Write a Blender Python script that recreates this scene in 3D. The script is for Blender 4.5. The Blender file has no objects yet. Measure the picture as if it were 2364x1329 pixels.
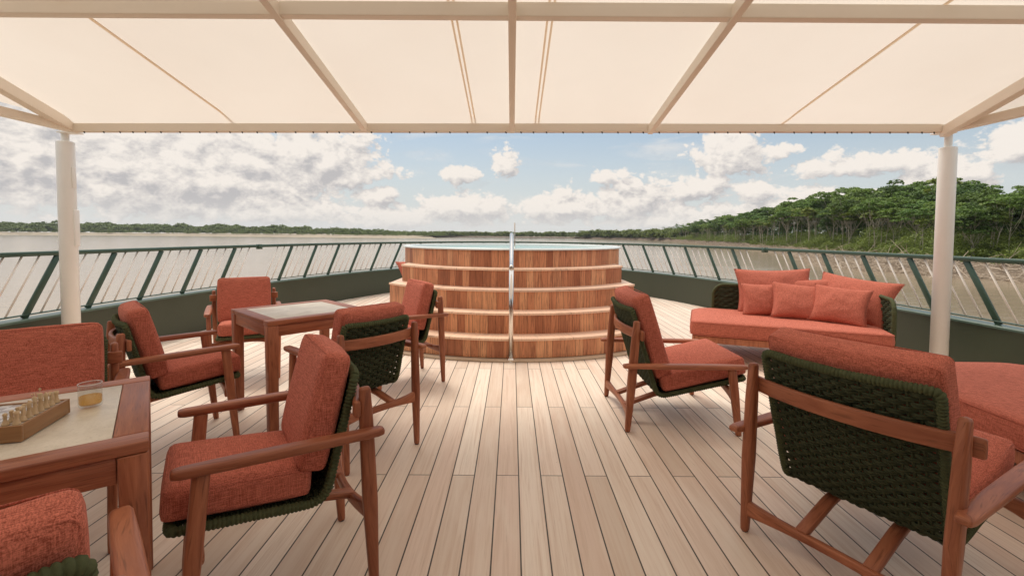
import bpy, bmesh, math, random
import numpy as np
from mathutils import Vector, Matrix, noise as mnoise
R = math.radians
random.seed(7); rng = np.random.default_rng(11)
scene = bpy.context.scene
COL = scene.collection

# ------------------------------------------------------------------ camera
CAM_H = 1.25
cam_d = bpy.data.cameras.new('camera')
cam_d.sensor_width = 36.0; cam_d.sensor_fit = 'HORIZONTAL'
cam_d.lens = 36.0 * 1075 / 2364
cam_d.shift_y = -0.0332
cam_d.clip_start = 0.05; cam_d.clip_end = 20000
cam = bpy.data.objects.new('camera', cam_d); COL.objects.link(cam)
PIT, ROLL = .042, .0066
cam.matrix_world = (Matrix.Translation((0, 0, CAM_H)) @ Matrix.Rotation(R(90) - PIT, 4, 'X') @ Matrix.Rotation(ROLL, 4, 'Z'))
scene.camera = cam

# ------------------------------------------------------------------ light, sky, exposure
SUN_EL, SUN_AZ = R(62), R(-28)          # azimuth measured from +Y towards +X
scene.view_settings.view_transform = 'Standard'
scene.view_settings.look = 'None'
scene.view_settings.exposure = 1.07
scene.view_settings.gamma = 1.0
sd = bpy.data.lights.new('sun', 'SUN'); sd.energy = 1.1; sd.angle = R(24); sd.color = (1.0, .93, .82)
sun = bpy.data.objects.new('sun', sd); COL.objects.link(sun)
sdir = Vector((math.sin(SUN_AZ) * math.cos(SUN_EL), math.cos(SUN_AZ) * math.cos(SUN_EL), math.sin(SUN_EL)))
sun.rotation_euler = sdir.to_track_quat('Z', 'Y').to_euler()
sun.location = (0, 0, 60)

def N(nt, t, loc=None, **kw):
    n = nt.nodes.new(t)
    for k, v in kw.items():
        if k.startswith('i_'):
            key = k[2:]
            n.inputs[int(key) if key.isdigit() else key].default_value = v
        else: setattr(n, k, v)
    return n
def mth(nt, op, a, b=None, c=None, clamp=False):
    n = nt.nodes.new('ShaderNodeMath'); n.operation = op; n.use_clamp = clamp
    for i, v in enumerate((a, b, c)):
        if v is None: continue
        if hasattr(v, 'is_linked') or hasattr(v, 'links'): nt.links.new(v, n.inputs[i])
        else: n.inputs[i].default_value = v
    return n.outputs[0]
def mixc(nt, f, a, b, mode='MIX'):
    n = nt.nodes.new('ShaderNodeMix'); n.data_type = 'RGBA'; n.blend_type = mode
    for i, v in ((0, f), (6, a), (7, b)):
        if hasattr(v, 'links'): nt.links.new(v, n.inputs[i])
        else: n.inputs[i].default_value = v if i == 0 else (*v[:3], 1)
    return n.outputs[2]
def sstep(nt, x, a, b):
    n = nt.nodes.new('ShaderNodeMapRange'); n.interpolation_type = 'SMOOTHSTEP'
    nt.links.new(x, n.inputs[0]); n.inputs[1].default_value = a; n.inputs[2].default_value = b
    return n.outputs[0]
def comb(nt, x, y, z=0.0):
    n = nt.nodes.new('ShaderNodeCombineXYZ')
    for i, v in enumerate((x, y, z)):
        if hasattr(v, 'links'): nt.links.new(v, n.inputs[i])
        else: n.inputs[i].default_value = v
    return n.outputs[0]
def noise(nt, vec, scale, detail=4, rough=.55, dist=0.0):
    n = nt.nodes.new('ShaderNodeTexNoise'); n.inputs['Scale'].default_value = scale
    n.inputs['Detail'].default_value = detail; n.inputs['Roughness'].default_value = rough
    n.inputs['Distortion'].default_value = dist
    if vec is not None: nt.links.new(vec, n.inputs['Vector'])
    return n.outputs[0]

CLD = (2.75, 4.4)
def build_world():
    w = bpy.data.worlds.new('World'); scene.world = w; w.use_nodes = True
    nt = w.node_tree; nt.nodes.clear()
    out = N(nt, 'ShaderNodeOutputWorld'); bg = N(nt, 'ShaderNodeBackground')
    nt.links.new(bg.outputs[0], out.inputs[0]); bg.inputs[1].default_value = .1
    sky = N(nt, 'ShaderNodeTexSky', sky_type='NISHITA', sun_disc=False)
    sky.sun_elevation = SUN_EL; sky.sun_rotation = SUN_AZ
    sky.air_density = 1.0; sky.dust_density = 1.6; sky.ozone_density = 1.0; sky.altitude = 50
    tc = N(nt, 'ShaderNodeTexCoord')
    sep = N(nt, 'ShaderNodeSeparateXYZ'); nt.links.new(tc.outputs['Generated'], sep.inputs[0])
    x, y, z = sep.outputs
    az = mth(nt, 'MULTIPLY', mth(nt, 'ARCTAN2', x, y), 57.2958)
    el = mth(nt, 'MULTIPLY', mth(nt, 'ARCSINE', z), 57.2958)
    # cloud field in degrees: soft ellipses roughened by billows
    blobs = [(-34.9, 5.5, 17.5, 6.6, 1.45), (-46, 6.2, 10, 7.2, 1.4), (-62, 9, 16, 9, 1.3), (-23.2, 7.6, 9, 4.9, 1.2), (-18.5, 10.3, 4.3, 2.4, .9),
             (-16.7, 4.2, 3.9, 1.8, .85), (-26.7, 2.2, 13.9, 2.1, 1.0), (-6.5, 7.2, 3.0, 1.7, 1.0), (-.8, 8.3, 2.4, 2.8, 1.0), (10.8, 6.9, 2.3, 1.4, .75),
             (13.4, 7.2, 1.4, .8, .7), (25.1, 8.5, 5.2, 3.1, 1.15), (29.6, 8.9, 2.4, 1.3, .8), (36.3, 6.8, 6.5, 1.8, 1.05), (21.6, 5.1, 5.5, 2.1, 1.0),
             (27.5, 4.3, 2.6, 1.7, 1.0), (-5.4, 2.9, 7.4, 2.6, 1.25), (5.7, 3.0, 7.4, 2.5, 1.25), (14.4, 3.7, 6.0, 3.2, 1.2), (-14.7, 1.7, 7.0, 2.1, 1.1),
             (47.5, 7.6, 3.6, 2.6, 1.15), (42.7, 5.3, 4.3, 1.9, .95), (33.6, 3.3, 9.6, 2.2, 1.0), (21.2, 1.7, 14, 2.3, 1.0), (60, 7, 8, 4, 1.0),
             (-130, 24, 50, 20, .9), (130, 30, 55, 16, .9), (-20, 52, 60, 22, 1.0), (160, 70, 80, 18, .9)]
    def field(da, de):
        a_ = mth(nt, 'ADD', az, da) if da else az; e_ = mth(nt, 'ADD', el, de) if de else el
        acc = None
        for a, e, ra, re, wt in blobs:
            dx = mth(nt, 'MULTIPLY', mth(nt, 'SUBTRACT', a_, a), 1 / ra); dy = mth(nt, 'MULTIPLY', mth(nt, 'SUBTRACT', e_, e), 1 / re)
            dy = mth(nt, 'MULTIPLY', dy, mth(nt, 'ADD', 1.0, mth(nt, 'MULTIPLY', mth(nt, 'LESS_THAN', dy, 0.0), .35)))   # flatter bases
            d = mth(nt, 'SQRT', mth(nt, 'ADD', mth(nt, 'MULTIPLY', dx, dx), mth(nt, 'MULTIPLY', dy, dy)))
            v = mth(nt, 'MULTIPLY', mth(nt, 'SUBTRACT', 1.2, d), wt)
            acc = v if acc is None else mth(nt, 'SMOOTH_MAX', acc, v, .15)
        P = comb(nt, a_, mth(nt, 'MULTIPLY', e_, 1.35))
        b = None
        for f, am in ((.17, .85), (.36, .60), (.78, .42), (1.7, .26), (3.6, .15)):
            n = noise(nt, P, f, 1.0, .5, .25)
            t = mth(nt, 'MULTIPLY', mth(nt, 'ABSOLUTE', mth(nt, 'SUBTRACT', n, .5)), am * 3.4)
            b = t if b is None else mth(nt, 'ADD', b, t)
        return acc, mth(nt, 'SUBTRACT', b, .80)
    acc, bil = field(0, 0)
    acc2, bil2 = field(-.55, .95)
    D = mth(nt, 'ADD', acc, mth(nt, 'MULTIPLY', bil, .82)); D2 = mth(nt, 'ADD', acc2, mth(nt, 'MULTIPLY', bil2, .82))
    P3 = comb(nt, mth(nt, 'MULTIPLY', az, .5), mth(nt, 'MULTIPLY', el, 2.2))
    n_str = noise(nt, P3, .15, 6, .55, .5)
    mask = sstep(nt, D, .05, .37)
    wisps = mth(nt, 'MULTIPLY', sstep(nt, n_str, .50, .76), .55)
    mask = mth(nt, 'MAXIMUM', mask, wisps)
    # sunlit tops bright, bases and hollows grey
    sh = mth(nt, 'ADD', mth(nt, 'MULTIPLY', mth(nt, 'SUBTRACT', D, D2), 1.2), mth(nt, 'MULTIPLY', mth(nt, 'SUBTRACT', n_str, .5), 1.0))
    lum = mth(nt, 'ADD', mth(nt, 'SUBTRACT', .66, mth(nt, 'MULTIPLY', sstep(nt, D, .3, 1.6), .12)), sh)
    lum = mth(nt, 'MINIMUM', mth(nt, 'MAXIMUM', lum, 0.0), 1.0)
    cc = mixc(nt, lum, (CLD[0] * .93, CLD[0] * .90, CLD[0] * .90), (CLD[1], CLD[1] * .925, CLD[1] * .85))
    skyc = mixc(nt, sstep(nt, el, 15.0, -1.0), sky.outputs[0], (3.75, 3.75, 3.65))
    skyc = mixc(nt, .72, skyc, mixc(nt, sstep(nt, el, 14.0, 1.0), (1.62, 2.0, 2.26), (2.95, 3.15, 3.15)))
    c = mixc(nt, mask, skyc, cc)
    hz = mth(nt, 'MULTIPLY', sstep(nt, el, 4.2, -.3), .72)
    c = mixc(nt, hz, c, (3.75, 3.62, 3.45))
    # unseen bright cloud deck overhead, added to light the canopy and deck
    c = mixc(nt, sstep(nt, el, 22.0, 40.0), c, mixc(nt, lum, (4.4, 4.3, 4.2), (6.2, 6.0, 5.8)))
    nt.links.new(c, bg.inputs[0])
build_world()

# ------------------------------------------------------------------ helpers
def link(o, parent=None):
    COL.objects.link(o)
    if parent is not None: o.parent = parent
    return o
def mesh_obj(name, verts, faces, mat, parent=None, smooth=False, uvs=None, mats=None, midx=None):
    me = bpy.data.meshes.new(name)
    me.from_pydata([tuple(v) for v in verts], [], [tuple(f) for f in faces])
    if uvs is not None:
        uvl = me.uv_layers.new(name='UVMap')
        li = np.empty(len(me.loops), dtype=np.int32); me.loops.foreach_get('vertex_index', li)
        uvl.data.foreach_set('uv', np.asarray(uvs, dtype=np.float32)[li].ravel())
    for m in (mats or [mat]): me.materials.append(m)
    if midx is not None: me.polygons.foreach_set('material_index', midx)
    if smooth: me.polygons.foreach_set('use_smooth', [True] * len(me.polygons))
    me.update()
    return link(bpy.data.objects.new(name, me), parent)
def tag(o, label=None, cat=None, group=None, kind=None):
    if label: o['label'] = label
    if cat: o['category'] = cat
    if group: o['group'] = group
    if kind: o['kind'] = kind
    return o
def empty(name, loc=(0, 0, 0), rz=0.0):
    o = bpy.data.objects.new(name, None); o.empty_display_size = .2
    o.location = loc; o.rotation_euler = (0, 0, rz)
    return link(o)
def copy_tree(o, parent=None):
    c = o.copy(); COL.objects.link(c)
    if parent is not None: c.parent = parent
    for ch in list(o.children): copy_tree(ch, c)
    return c

class MB:
    """collects shapes into one mesh"""
    def __init__(s): s.v = []; s.f = []; s.uv = []
    def add(s, v, f, uv=None):
        o = len(s.v); s.v += [tuple(p) for p in v]; s.f += [tuple(i + o for i in q) for q in f]
        s.uv += [tuple(p) for p in uv] if uv is not None else [(0, 0)] * len(v)
    def build(s, name, mat, parent=None, smooth=True): 
        return mesh_obj(name, s.v, s.f, mat, parent, smooth, s.uv)
    def loft(s, secs, n=4.0, k=16, cap=True, u0=None):
        """secs: list of (center, a, b) half-axis vectors; superellipse exponent n"""
        u0 = random.random() * 5 if u0 is None else u0
        ang = np.linspace(0, 2 * math.pi, k + 1)
        ca, sa = np.cos(ang), np.sin(ang)
        ex = np.sign(ca) * np.abs(ca) ** (2 / n); ey = np.sign(sa) * np.abs(sa) ** (2 / n)
        V = []; UV = []; L = 0.0; pc = None
        for c, a, b in secs:
            c = np.array(c, float); a = np.array(a, float); b = np.array(b, float)
            if pc is not None: L += np.linalg.norm(c - pc)
            pc = c
            per = 2 * (np.linalg.norm(a) + np.linalg.norm(b)) * 1.6
            for i in range(k + 1):
                V.append(c + a * ex[i] + b * ey[i]); UV.append((u0 + i / k * per, u0 * 3 + L))
        F = []; m = k + 1
        for j in range(len(secs) - 1):
            for i in range(k):
                F.append((j * m + i, j * m + i + 1, (j + 1) * m + i + 1, (j + 1) * m + i))
        if cap:
            F.append(tuple(range(k - 1, -1, -1))); e = (len(secs) - 1) * m
            F.append(tuple(e + i for i in range(k)))
        s.add(V, F, UV)
    def beam(s, pts, wd, side, n=5.0, k=16, rnd=.25):
        """rounded bar through pts; wd list of (half along side, half across) ; side reference vector"""
        pts = [np.array(p, float) for p in pts]; secs = []
        side = np.array(side, float)
        for i, p in enumerate(pts):
            t = pts[min(i + 1, len(pts) - 1)] - pts[max(i - 1, 0)]; t /= np.linalg.norm(t)
            a = side - t * side.dot(t); a /= np.linalg.norm(a); b = np.cross(t, a)
            w = wd[i] if isinstance(wd, list) else wd
            secs.append((p, a * w[0], b * w[1], t, w))
        r = min(secs[0][4]) * rnd; q = min(secs[-1][4]) * rnd
        o = []
        c, a, b, t, w = secs[0]
        o += [(c, a * (1 - r / w[0]), b * (1 - r / w[1])), (c + t * r * .3, a * (1 - .3 * r / w[0]), b * (1 - .3 * r / w[1])), (c + t * r, a, b)]
        o += [(c, a, b) for c, a, b, t, w in secs[1:-1]]
        c, a, b, t, w = secs[-1]
        o += [(c - t * q, a, b), (c - t * q * .3, a * (1 - .3 * q / w[0]), b * (1 - .3 * q / w[1])), (c, a * (1 - q / w[0]), b * (1 - q / w[1]))]
        s.loft(o, n, k)
    def tube(s, pts, r, k=8):
        pts = [np.array(p, float) for p in pts]; secs = []; ref = None
        for i, p in enumerate(pts):
            t = pts[min(i + 1, len(pts) - 1)] - pts[max(i - 1, 0)]; t /= max(np.linalg.norm(t), 1e-9)
            if ref is None: ref = np.array([0, 0, 1.]) if abs(t[2]) < .9 else np.array([1., 0, 0])
            a = ref - t * ref.dot(t); a /= np.linalg.norm(a); ref = a; b = np.cross(t, a)
            rr = r[i] if hasattr(r, '__len__') else r
            secs.append((p, a * rr, b * rr))
        s.loft(secs, 2.0, k)
    def box(s, c, h, r=.004, rot=None):
        """bevelled box, centre c, half sizes h, optional 3x3 rot"""
        bm = bmesh.new(); bmesh.ops.create_cube(bm, size=2)
        for v in bm.verts: v.co = Vector((v.co.x * h[0], v.co.y * h[1], v.co.z * h[2]))
        if r > 0: bmesh.ops.bevel(bm, geom=bm.edges[:], offset=min(r, min(h) * .9), segments=2, affect='EDGES', profile=.5)
        ax = int(np.argmax(h)); o1 = (ax + 1) % 3; o2 = (ax + 2) % 3; u0 = random.random() * 9
        V = []; UV = []
        for v in bm.verts:
            p = np.array(v.co); UV.append((u0 + p[o1] * 1.0 + p[o2] * 1.3, u0 * 2 + p[ax]))
            if rot is not None: p = np.array(rot) @ p
            V.append(p + np.array(c, float))
        bm.verts.index_update()
        F = [[v.index for v in f.verts] for f in bm.faces]
        bm.free(); s.add(V, F, UV)
    def lathe(s, prof, c=(0, 0, 0), k=20):
        V = []; F = []
        for r, z in prof:
            for i in range(k):
                a = 2 * math.pi * i / k; V.append((c[0] + r * math.cos(a), c[1] + r * math.sin(a), c[2] + z))
        for j in range(len(prof) - 1):
            for i in range(k):
                F.append((j * k + i, j * k + (i + 1) % k, (j + 1) * k + (i + 1) % k, (j + 1) * k + i))
        s.add(V, F)

# ------------------------------------------------------------------ materials
def new_mat(name):
    m = bpy.data.materials.new(name); m.use_nodes = True
    nt = m.node_tree; b = nt.nodes['Principled BSDF']
    return m, nt, b
def bump(nt, b, h, strength=.3, dist=.01):
    n = N(nt, 'ShaderNodeBump'); n.inputs['Strength'].default_value = strength; n.inputs['Distance'].default_value = dist
    nt.links.new(h, n.inputs['Height']); nt.links.new(n.outputs[0], b.inputs['Normal'])
def objrand(nt):
    return N(nt, 'ShaderNodeObjectInfo').outputs['Random']

def mat_wood(name, c1, c2, rough=.40, dark=(.05, .018, .01)):
    m, nt, b = new_mat(name)
    tc = N(nt, 'ShaderNodeTexCoord'); mp = N(nt, 'ShaderNodeMapping'); mp.inputs['Scale'].default_value = (60, 3.5, 1)
    nt.links.new(tc.outputs['UV'], mp.inputs[0])
    g = noise(nt, mp.outputs[0], 1.0, 6, .62, .6)
    mp2 = N(nt, 'ShaderNodeMapping'); mp2.inputs['Scale'].default_value = (9, 1.6, 1); nt.links.new(tc.outputs['UV'], mp2.inputs[0])
    g2 = noise(nt, mp2.outputs[0], 1.0, 3, .5, .8)
    mp3 = N(nt, 'ShaderNodeMapping'); mp3.inputs['Scale'].default_value = (260, 9, 1); nt.links.new(tc.outputs['UV'], mp3.inputs[0])
    g3 = noise(nt, mp3.outputs[0], 1.0, 2, .5)
    f = mth(nt, 'ADD', mth(nt, 'MULTIPLY', g, .6), mth(nt, 'MULTIPLY', g2, .5))
    c = mixc(nt, sstep(nt, f, .35, .75), c1, c2)
    c = mixc(nt, mth(nt, 'MULTIPLY', sstep(nt, g3, .55, .71), .45), c, dark)
    c = mixc(nt, mth(nt, 'MULTIPLY', objrand(nt), .35), c, tuple(x * .62 for x in c1))
    nt.links.new(c, b.inputs['Base Color'])
    nt.links.new(mth(nt, 'ADD', rough - .08, mth(nt, 'MULTIPLY', g, .2)), b.inputs['Roughness'])
    b.inputs['Specular IOR Level'].default_value = .34
    bump(nt, b, g3, .25, .003)
    return m
M_TEAK = mat_wood('oiled_teak', (.26, .075, .036), (.54, .205, .103))
M_BOARDBOX = mat_wood('game_box_wood', (.33, .17, .075), (.45, .25, .12), .38, (.2, .09, .04))

def mat_fabric():
    m, nt, b = new_mat('coral_linen')
    tc = N(nt, 'ShaderNodeTexCoord')
    o = tc.outputs['Object']
    def st(s):
        mp = N(nt, 'ShaderNodeMapping'); mp.inputs['Scale'].default_value = s; nt.links.new(o, mp.inputs[0]); return mp.outputs[0]
    a = noise(nt, st((440, 26, 440)), 1, 3, .6); c_ = noise(nt, st((26, 440, 440)), 1, 3, .6); c3 = noise(nt, st((440, 440, 26)), 1, 3, .6)
    d = noise(nt, st((4, 4, 4)), 1, 4, .6)
    w = mth(nt, 'ADD', mth(nt, 'MULTIPLY', mth(nt, 'ADD', a, c3), .34), mth(nt, 'MULTIPLY', c_, .34))
    c = mixc(nt, sstep(nt, w, .38, .62), (.25, .058, .036), (.69, .215, .145))
    c = mixc(nt, mth(nt, 'MULTIPLY', d, .08), c, (.43, .105, .066))
    nt.links.new(c, b.inputs['Base Color']); b.inputs['Roughness'].default_value = .95
    b.inputs['Specular IOR Level'].default_value = .15
    b.inputs['Sheen Weight'].default_value = .06; b.inputs['Sheen Roughness'].default_value = .5
    b.inputs['Sheen Tint'].default_value = (1, .75, .6, 1)
    h = mth(nt, 'ADD', mth(nt, 'MULTIPLY', w, .35), mth(nt, 'MULTIPLY', noise(nt, st((5, 5, 5)), 1, 1, .5), .10))
    bump(nt, b, h, .38, .008)
    return m
M_FAB = mat_fabric()
def mat_rope(name, c1, c2):
    m, nt, b = new_mat(name)
    tc = N(nt, 'ShaderNodeTexCoord')
    f = noise(nt, tc.outputs['Object'], 60, 3, .6)
    f2 = noise(nt, tc.outputs['Object'], 900, 2, .5)
    c = mixc(nt, mth(nt, 'ADD', mth(nt, 'MULTIPLY', f, .6), mth(nt, 'MULTIPLY', f2, .4)), c1, c2)
    nt.links.new(c, b.inputs['Base Color']); b.inputs['Roughness'].default_value = .7
    b.inputs['Specular IOR Level'].default_value = .12
    bump(nt, b, f2, .3, .001)
    return m
M_ROPE = mat_rope('olive_rope', (.030, .038, .018), (.13, .145, .07))
M_ROPE_D = mat_rope('dark_weave_rope', (.016, .021, .012), (.085, .095, .05))

def mat_paint(name, col, rough=.4, var=.12, scale=3.0, bumpy=0.0):
    m, nt, b = new_mat(name)
    tc = N(nt, 'ShaderNodeTexCoord')
    f = noise(nt, tc.outputs['Object'], scale, 5, .6)
    c = mixc(nt, f, tuple(x * (1 - var) for x in col), tuple(min(1, x * (1 + var)) for x in col))
    sp = sstep(nt, noise(nt, tc.outputs['Object'], scale * 22, 2, .5), .74, .80)
    c = mixc(nt, mth(nt, 'MULTIPLY', sp, .35), c, tuple(x * .45 for x in col))
    nt.links.new(c, b.inputs['Base Color'])
    nt.links.new(mth(nt, 'ADD', rough - .06, mth(nt, 'MULTIPLY', f, .14)), b.inputs['Roughness'])
    if bumpy: bump(nt, b, noise(nt, tc.outputs['Object'], 7, 3, .5), bumpy, .02)
    return m
M_GREEN = mat_paint('green_gloss_paint', (.038, .080, .055), .34)
M_BULW = mat_paint('green_bulwark_paint', (.048, .058, .034), .42, .25, 1.3, .12)
M_CAP_LIT = mat_paint('green_cap_lit', (.09, .14, .11), .3, .12, 4)  # lighter than the bulwark: light on the cap's top put into the colour
M_WHITE = mat_paint('white_post_paint', (.88, .86, .81), .38, .05, 4)
M_BEAM = mat_paint('cream_beam_paint', (.84, .76, .65), .42, .05, 3)
M_HULL = mat_paint('hull_paint', (.6, .58, .52), .5)
M_DARK = mat_paint('dark_metal', (.03, .028, .025), .5)
M_DECKUNDER = mat_paint('under_deck', (.1, .09, .08), .6)
M_SHELL = mat_paint('tub_shell', (.72, .76, .74), .25, .04)
def mat_metal(name, col, rough):
    m, nt, b = new_mat(name)
    b.inputs['Metallic'].default_value = 1; b.inputs['Base Color'].default_value = (*col, 1); b.inputs['Roughness'].default_value = rough
    tc = N(nt, 'ShaderNodeTexCoord')
    nt.links.new(mth(nt, 'ADD', rough - .05, mth(nt, 'MULTIPLY', noise(nt, tc.outputs['Object'], 25, 4, .6), .12)), b.inputs['Roughness'])
    return m
M_STEEL = mat_metal('stainless_steel', (.78, .75, .71), .16)
M_BAR = mat_paint('pale_bar_paint', (.85, .78, .70), .3)
M_PALE = mat_wood('pale_boxwood', (.62, .44, .25), (.78, .60, .38), .4, (.5, .33, .18))
M_DARKPIECE = mat_wood('dark_chess_wood', (.12, .035, .02), (.2, .07, .035), .35)

def mat_deck():
    m, nt, b = new_mat('teak_deck')
    tc = N(nt, 'ShaderNodeTexCoord'); sep = N(nt, 'ShaderNodeSeparateXYZ'); nt.links.new(tc.outputs['Object'], sep.inputs[0])
    x, y, z = sep.outputs
    W, X0, PER, Y0 = .1145, .042, 1.92, 2.37
    bx = mth(nt, 'DIVIDE', mth(nt, 'SUBTRACT', x, X0), W)
    bi = mth(nt, 'FLOOR', bx); fx = mth(nt, 'SUBTRACT', bx, bi)
    par = mth(nt, 'FLOORED_MODULO', bi, 2.0)
    by = mth(nt, 'ADD', mth(nt, 'DIVIDE', mth(nt, 'SUBTRACT', y, Y0), PER), mth(nt, 'MULTIPLY', mth(nt, 'SUBTRACT', 1.0, par), .5))
    byi = mth(nt, 'FLOOR', by); fy = mth(nt, 'SUBTRACT', by, byi)
    ex = mth(nt, 'MULTIPLY', mth(nt, 'MINIMUM', fx, mth(nt, 'SUBTRACT', 1.0, fx)), W)
    ey = mth(nt, 'MULTIPLY', mth(nt, 'MINIMUM', fy, mth(nt, 'SUBTRACT', 1.0, fy)), PER)
    seam = mth(nt, 'MAXIMUM', sstep(nt, ex, .0036, .0024), sstep(nt, ey, .0032, .002))
    wn = N(nt, 'ShaderNodeTexWhiteNoise', noise_dimensions='2D'); nt.links.new(comb(nt, bi, byi), wn.inputs['Vector'])
    rv = wn.outputs['Value']
    wn2 = N(nt, 'ShaderNodeTexWhiteNoise', noise_dimensions='2D'); nt.links.new(comb(nt, mth(nt, 'ADD', bi, 37.3), byi), wn2.inputs['Vector'])
    off = mth(nt, 'MULTIPLY', rv, 60.0)
    def g(sx, sy, det, rgh, dist):
        v = comb(nt, mth(nt, 'ADD', mth(nt, 'MULTIPLY', x, sx), off), mth(nt, 'ADD', mth(nt, 'MULTIPLY', y, sy), off))
        return noise(nt, v, 1.0, det, rgh, dist)
    g1 = g(46, 1.3, 5, .6, 1.2); g2 = g(230, 5, 3, .6, .4); g3 = g(9, 1.1, 3, .5, .6); g4 = g(120, 2.2, 3, .55, .8)
    c = mixc(nt, rv, (.62, .485, .375), (.90, .79, .665))
    c = mixc(nt, mth(nt, 'MULTIPLY', wn2.outputs['Value'], .55), c, (.76, .56, .45))
    gf = mth(nt, 'ADD', mth(nt, 'MULTIPLY', sstep(nt, g1, .40, .72), .5), mth(nt, 'MULTIPLY', sstep(nt, g4, .5, .75), .3))
    c = mixc(nt, mth(nt, 'MULTIPLY', gf, 1.15), c, (.61, .44, .325))
    c = mixc(nt, mth(nt, 'MULTIPLY', sstep(nt, g3, .45, .75), .45), c, (.84, .74, .62))
    c = mixc(nt, mth(nt, 'MULTIPLY', sstep(nt, g2, .60, .74), .35), c, (.34, .20, .12))
    st = noise(nt, tc.outputs['Object'], 1.1, 4, .6)
    c = mixc(nt, mth(nt, 'MULTIPLY', sstep(nt, st, .55, .75), .18), c, (.48, .38, .30))
    spot = sstep(nt, noise(nt, tc.outputs['Object'], 26, 2, .5), .76, .80)
    c = mixc(nt, mth(nt, 'MULTIPLY', spot, .4), c, (.28, .17, .1))
    c = mixc(nt, seam, c, (.075, .056, .042))
    nt.links.new(c, b.inputs['Base Color'])
    nt.links.new(mth(nt, 'ADD', .40, mth(nt, 'MULTIPLY', g1, .25)), b.inputs['Roughness'])
    b.inputs['Specular IOR Level'].default_value = .4
    h = mth(nt, 'SUBTRACT', mth(nt, 'ADD', mth(nt, 'MULTIPLY', g2, .05), mth(nt, 'MULTIPLY', g1, .1)), seam)
    bump(nt, b, h, .35, .004)
    return m
M_DECK = mat_deck()

def mat_tubwood(name, tread=False):
    m, nt, b = new_mat(name)
    tc = N(nt, 'ShaderNodeTexCoord'); sep = N(nt, 'ShaderNodeSeparateXYZ'); nt.links.new(tc.outputs['UV'], sep.inputs[0])
    u, v, _ = sep.outputs                       # u: metres along the arc, v: metres along the grain
    W = .082 if not tread else .6
    bx = mth(nt, 'DIVIDE', u, W); bi = mth(nt, 'FLOOR', bx); fx = mth(nt, 'SUBTRACT', bx, bi)
    seam = sstep(nt, mth(nt, 'MULTIPLY', mth(nt, 'MINIMUM', fx, mth(nt, 'SUBTRACT', 1.0, fx)), W), .0019, .0008)
    wn = N(nt, 'ShaderNodeTexWhiteNoise', noise_dimensions='2D'); nt.links.new(comb(nt, bi, objrand(nt)), wn.inputs['Vector'])
    wb = N(nt, 'ShaderNodeTexWhiteNoise', noise_dimensions='2D')
    nt.links.new(comb(nt, mth(nt, 'FLOOR', mth(nt, 'DIVIDE', bi, 3.0)), mth(nt, 'ADD', objrand(nt), 3.0)), wb.inputs['Vector'])
    rv = mth(nt, 'ADD', mth(nt, 'MULTIPLY', wn.outputs['Value'], .55), mth(nt, 'MULTIPLY', wb.outputs['Value'], .45))
    off = mth(nt, 'MULTIPLY', rv, 90.0)
    gv = comb(nt, mth(nt, 'ADD', mth(nt, 'MULTIPLY', u, 75), off), mth(nt, 'ADD', mth(nt, 'MULTIPLY', v, 4), off))
    g1 = noise(nt, gv, 1.0, 5, .62, 1.0)
    gv2 = comb(nt, mth(nt, 'ADD', mth(nt, 'MULTIPLY', u, 320), off), mth(nt, 'MULTIPLY', v, 10))
    g2 = noise(nt, gv2, 1.0, 3, .6)
    ramp = N(nt, 'ShaderNodeValToRGB'); nt.links.new(rv, ramp.inputs[0])
    e = ramp.color_ramp.elements
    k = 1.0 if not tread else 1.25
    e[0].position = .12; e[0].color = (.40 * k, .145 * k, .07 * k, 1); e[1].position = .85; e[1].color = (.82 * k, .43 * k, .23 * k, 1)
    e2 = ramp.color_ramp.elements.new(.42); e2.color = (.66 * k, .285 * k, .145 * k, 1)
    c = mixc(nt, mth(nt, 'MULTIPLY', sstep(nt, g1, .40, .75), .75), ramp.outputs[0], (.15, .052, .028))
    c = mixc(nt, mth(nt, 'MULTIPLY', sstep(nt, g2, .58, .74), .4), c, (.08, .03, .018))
    if tread: c = mixc(nt, .65, c, (.86, .66, .50))  # treads paler than the staves: light from above put into the colour
    # weathering stain streaks
    s_ = noise(nt, comb(nt, mth(nt, 'MULTIPLY', u, 3.0), mth(nt, 'MULTIPLY', v, 2.0)), 1.0, 4, .6)
    c = mixc(nt, mth(nt, 'MULTIPLY', sstep(nt, s_, .5, .75), .4), c, (.20, .085, .05))
    # nail heads near both ends of each stave
    vv = mth(nt, 'ABSOLUTE', mth(nt, 'SUBTRACT', mth(nt, 'ABSOLUTE', mth(nt, 'SUBTRACT', v, .105)), .082))
    fxx = mth(nt, 'MULTIPLY', mth(nt, 'SUBTRACT', fx, .5), W)
    dn = mth(nt, 'SQRT', mth(nt, 'ADD', mth(nt, 'MULTIPLY', vv, vv), mth(nt, 'MULTIPLY', fxx, fxx)))
    nail = sstep(nt, dn, .0042, .0028)
    if not tread: c = mixc(nt, mth(nt, 'MULTIPLY', nail, .8), c, (.05, .025, .015))
    c = mixc(nt, mth(nt, 'MULTIPLY', seam, .85), c, (.035, .016, .01))
    nt.links.new(c, b.inputs['Base Color'])
    nt.links.new(mth(nt, 'ADD', .34, mth(nt, 'MULTIPLY', g1, .25)), b.inputs['Roughness'])
    b.inputs['Specular IOR Level'].default_value = .4
    bump(nt, b, mth(nt, 'SUBTRACT', mth(nt, 'MULTIPLY', g1, .2), seam), .3, .003)
    return m
M_RISER = mat_tubwood('cedar_staves'); M_TREAD_LIT = mat_tubwood('cedar_tread_lit', True)

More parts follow.
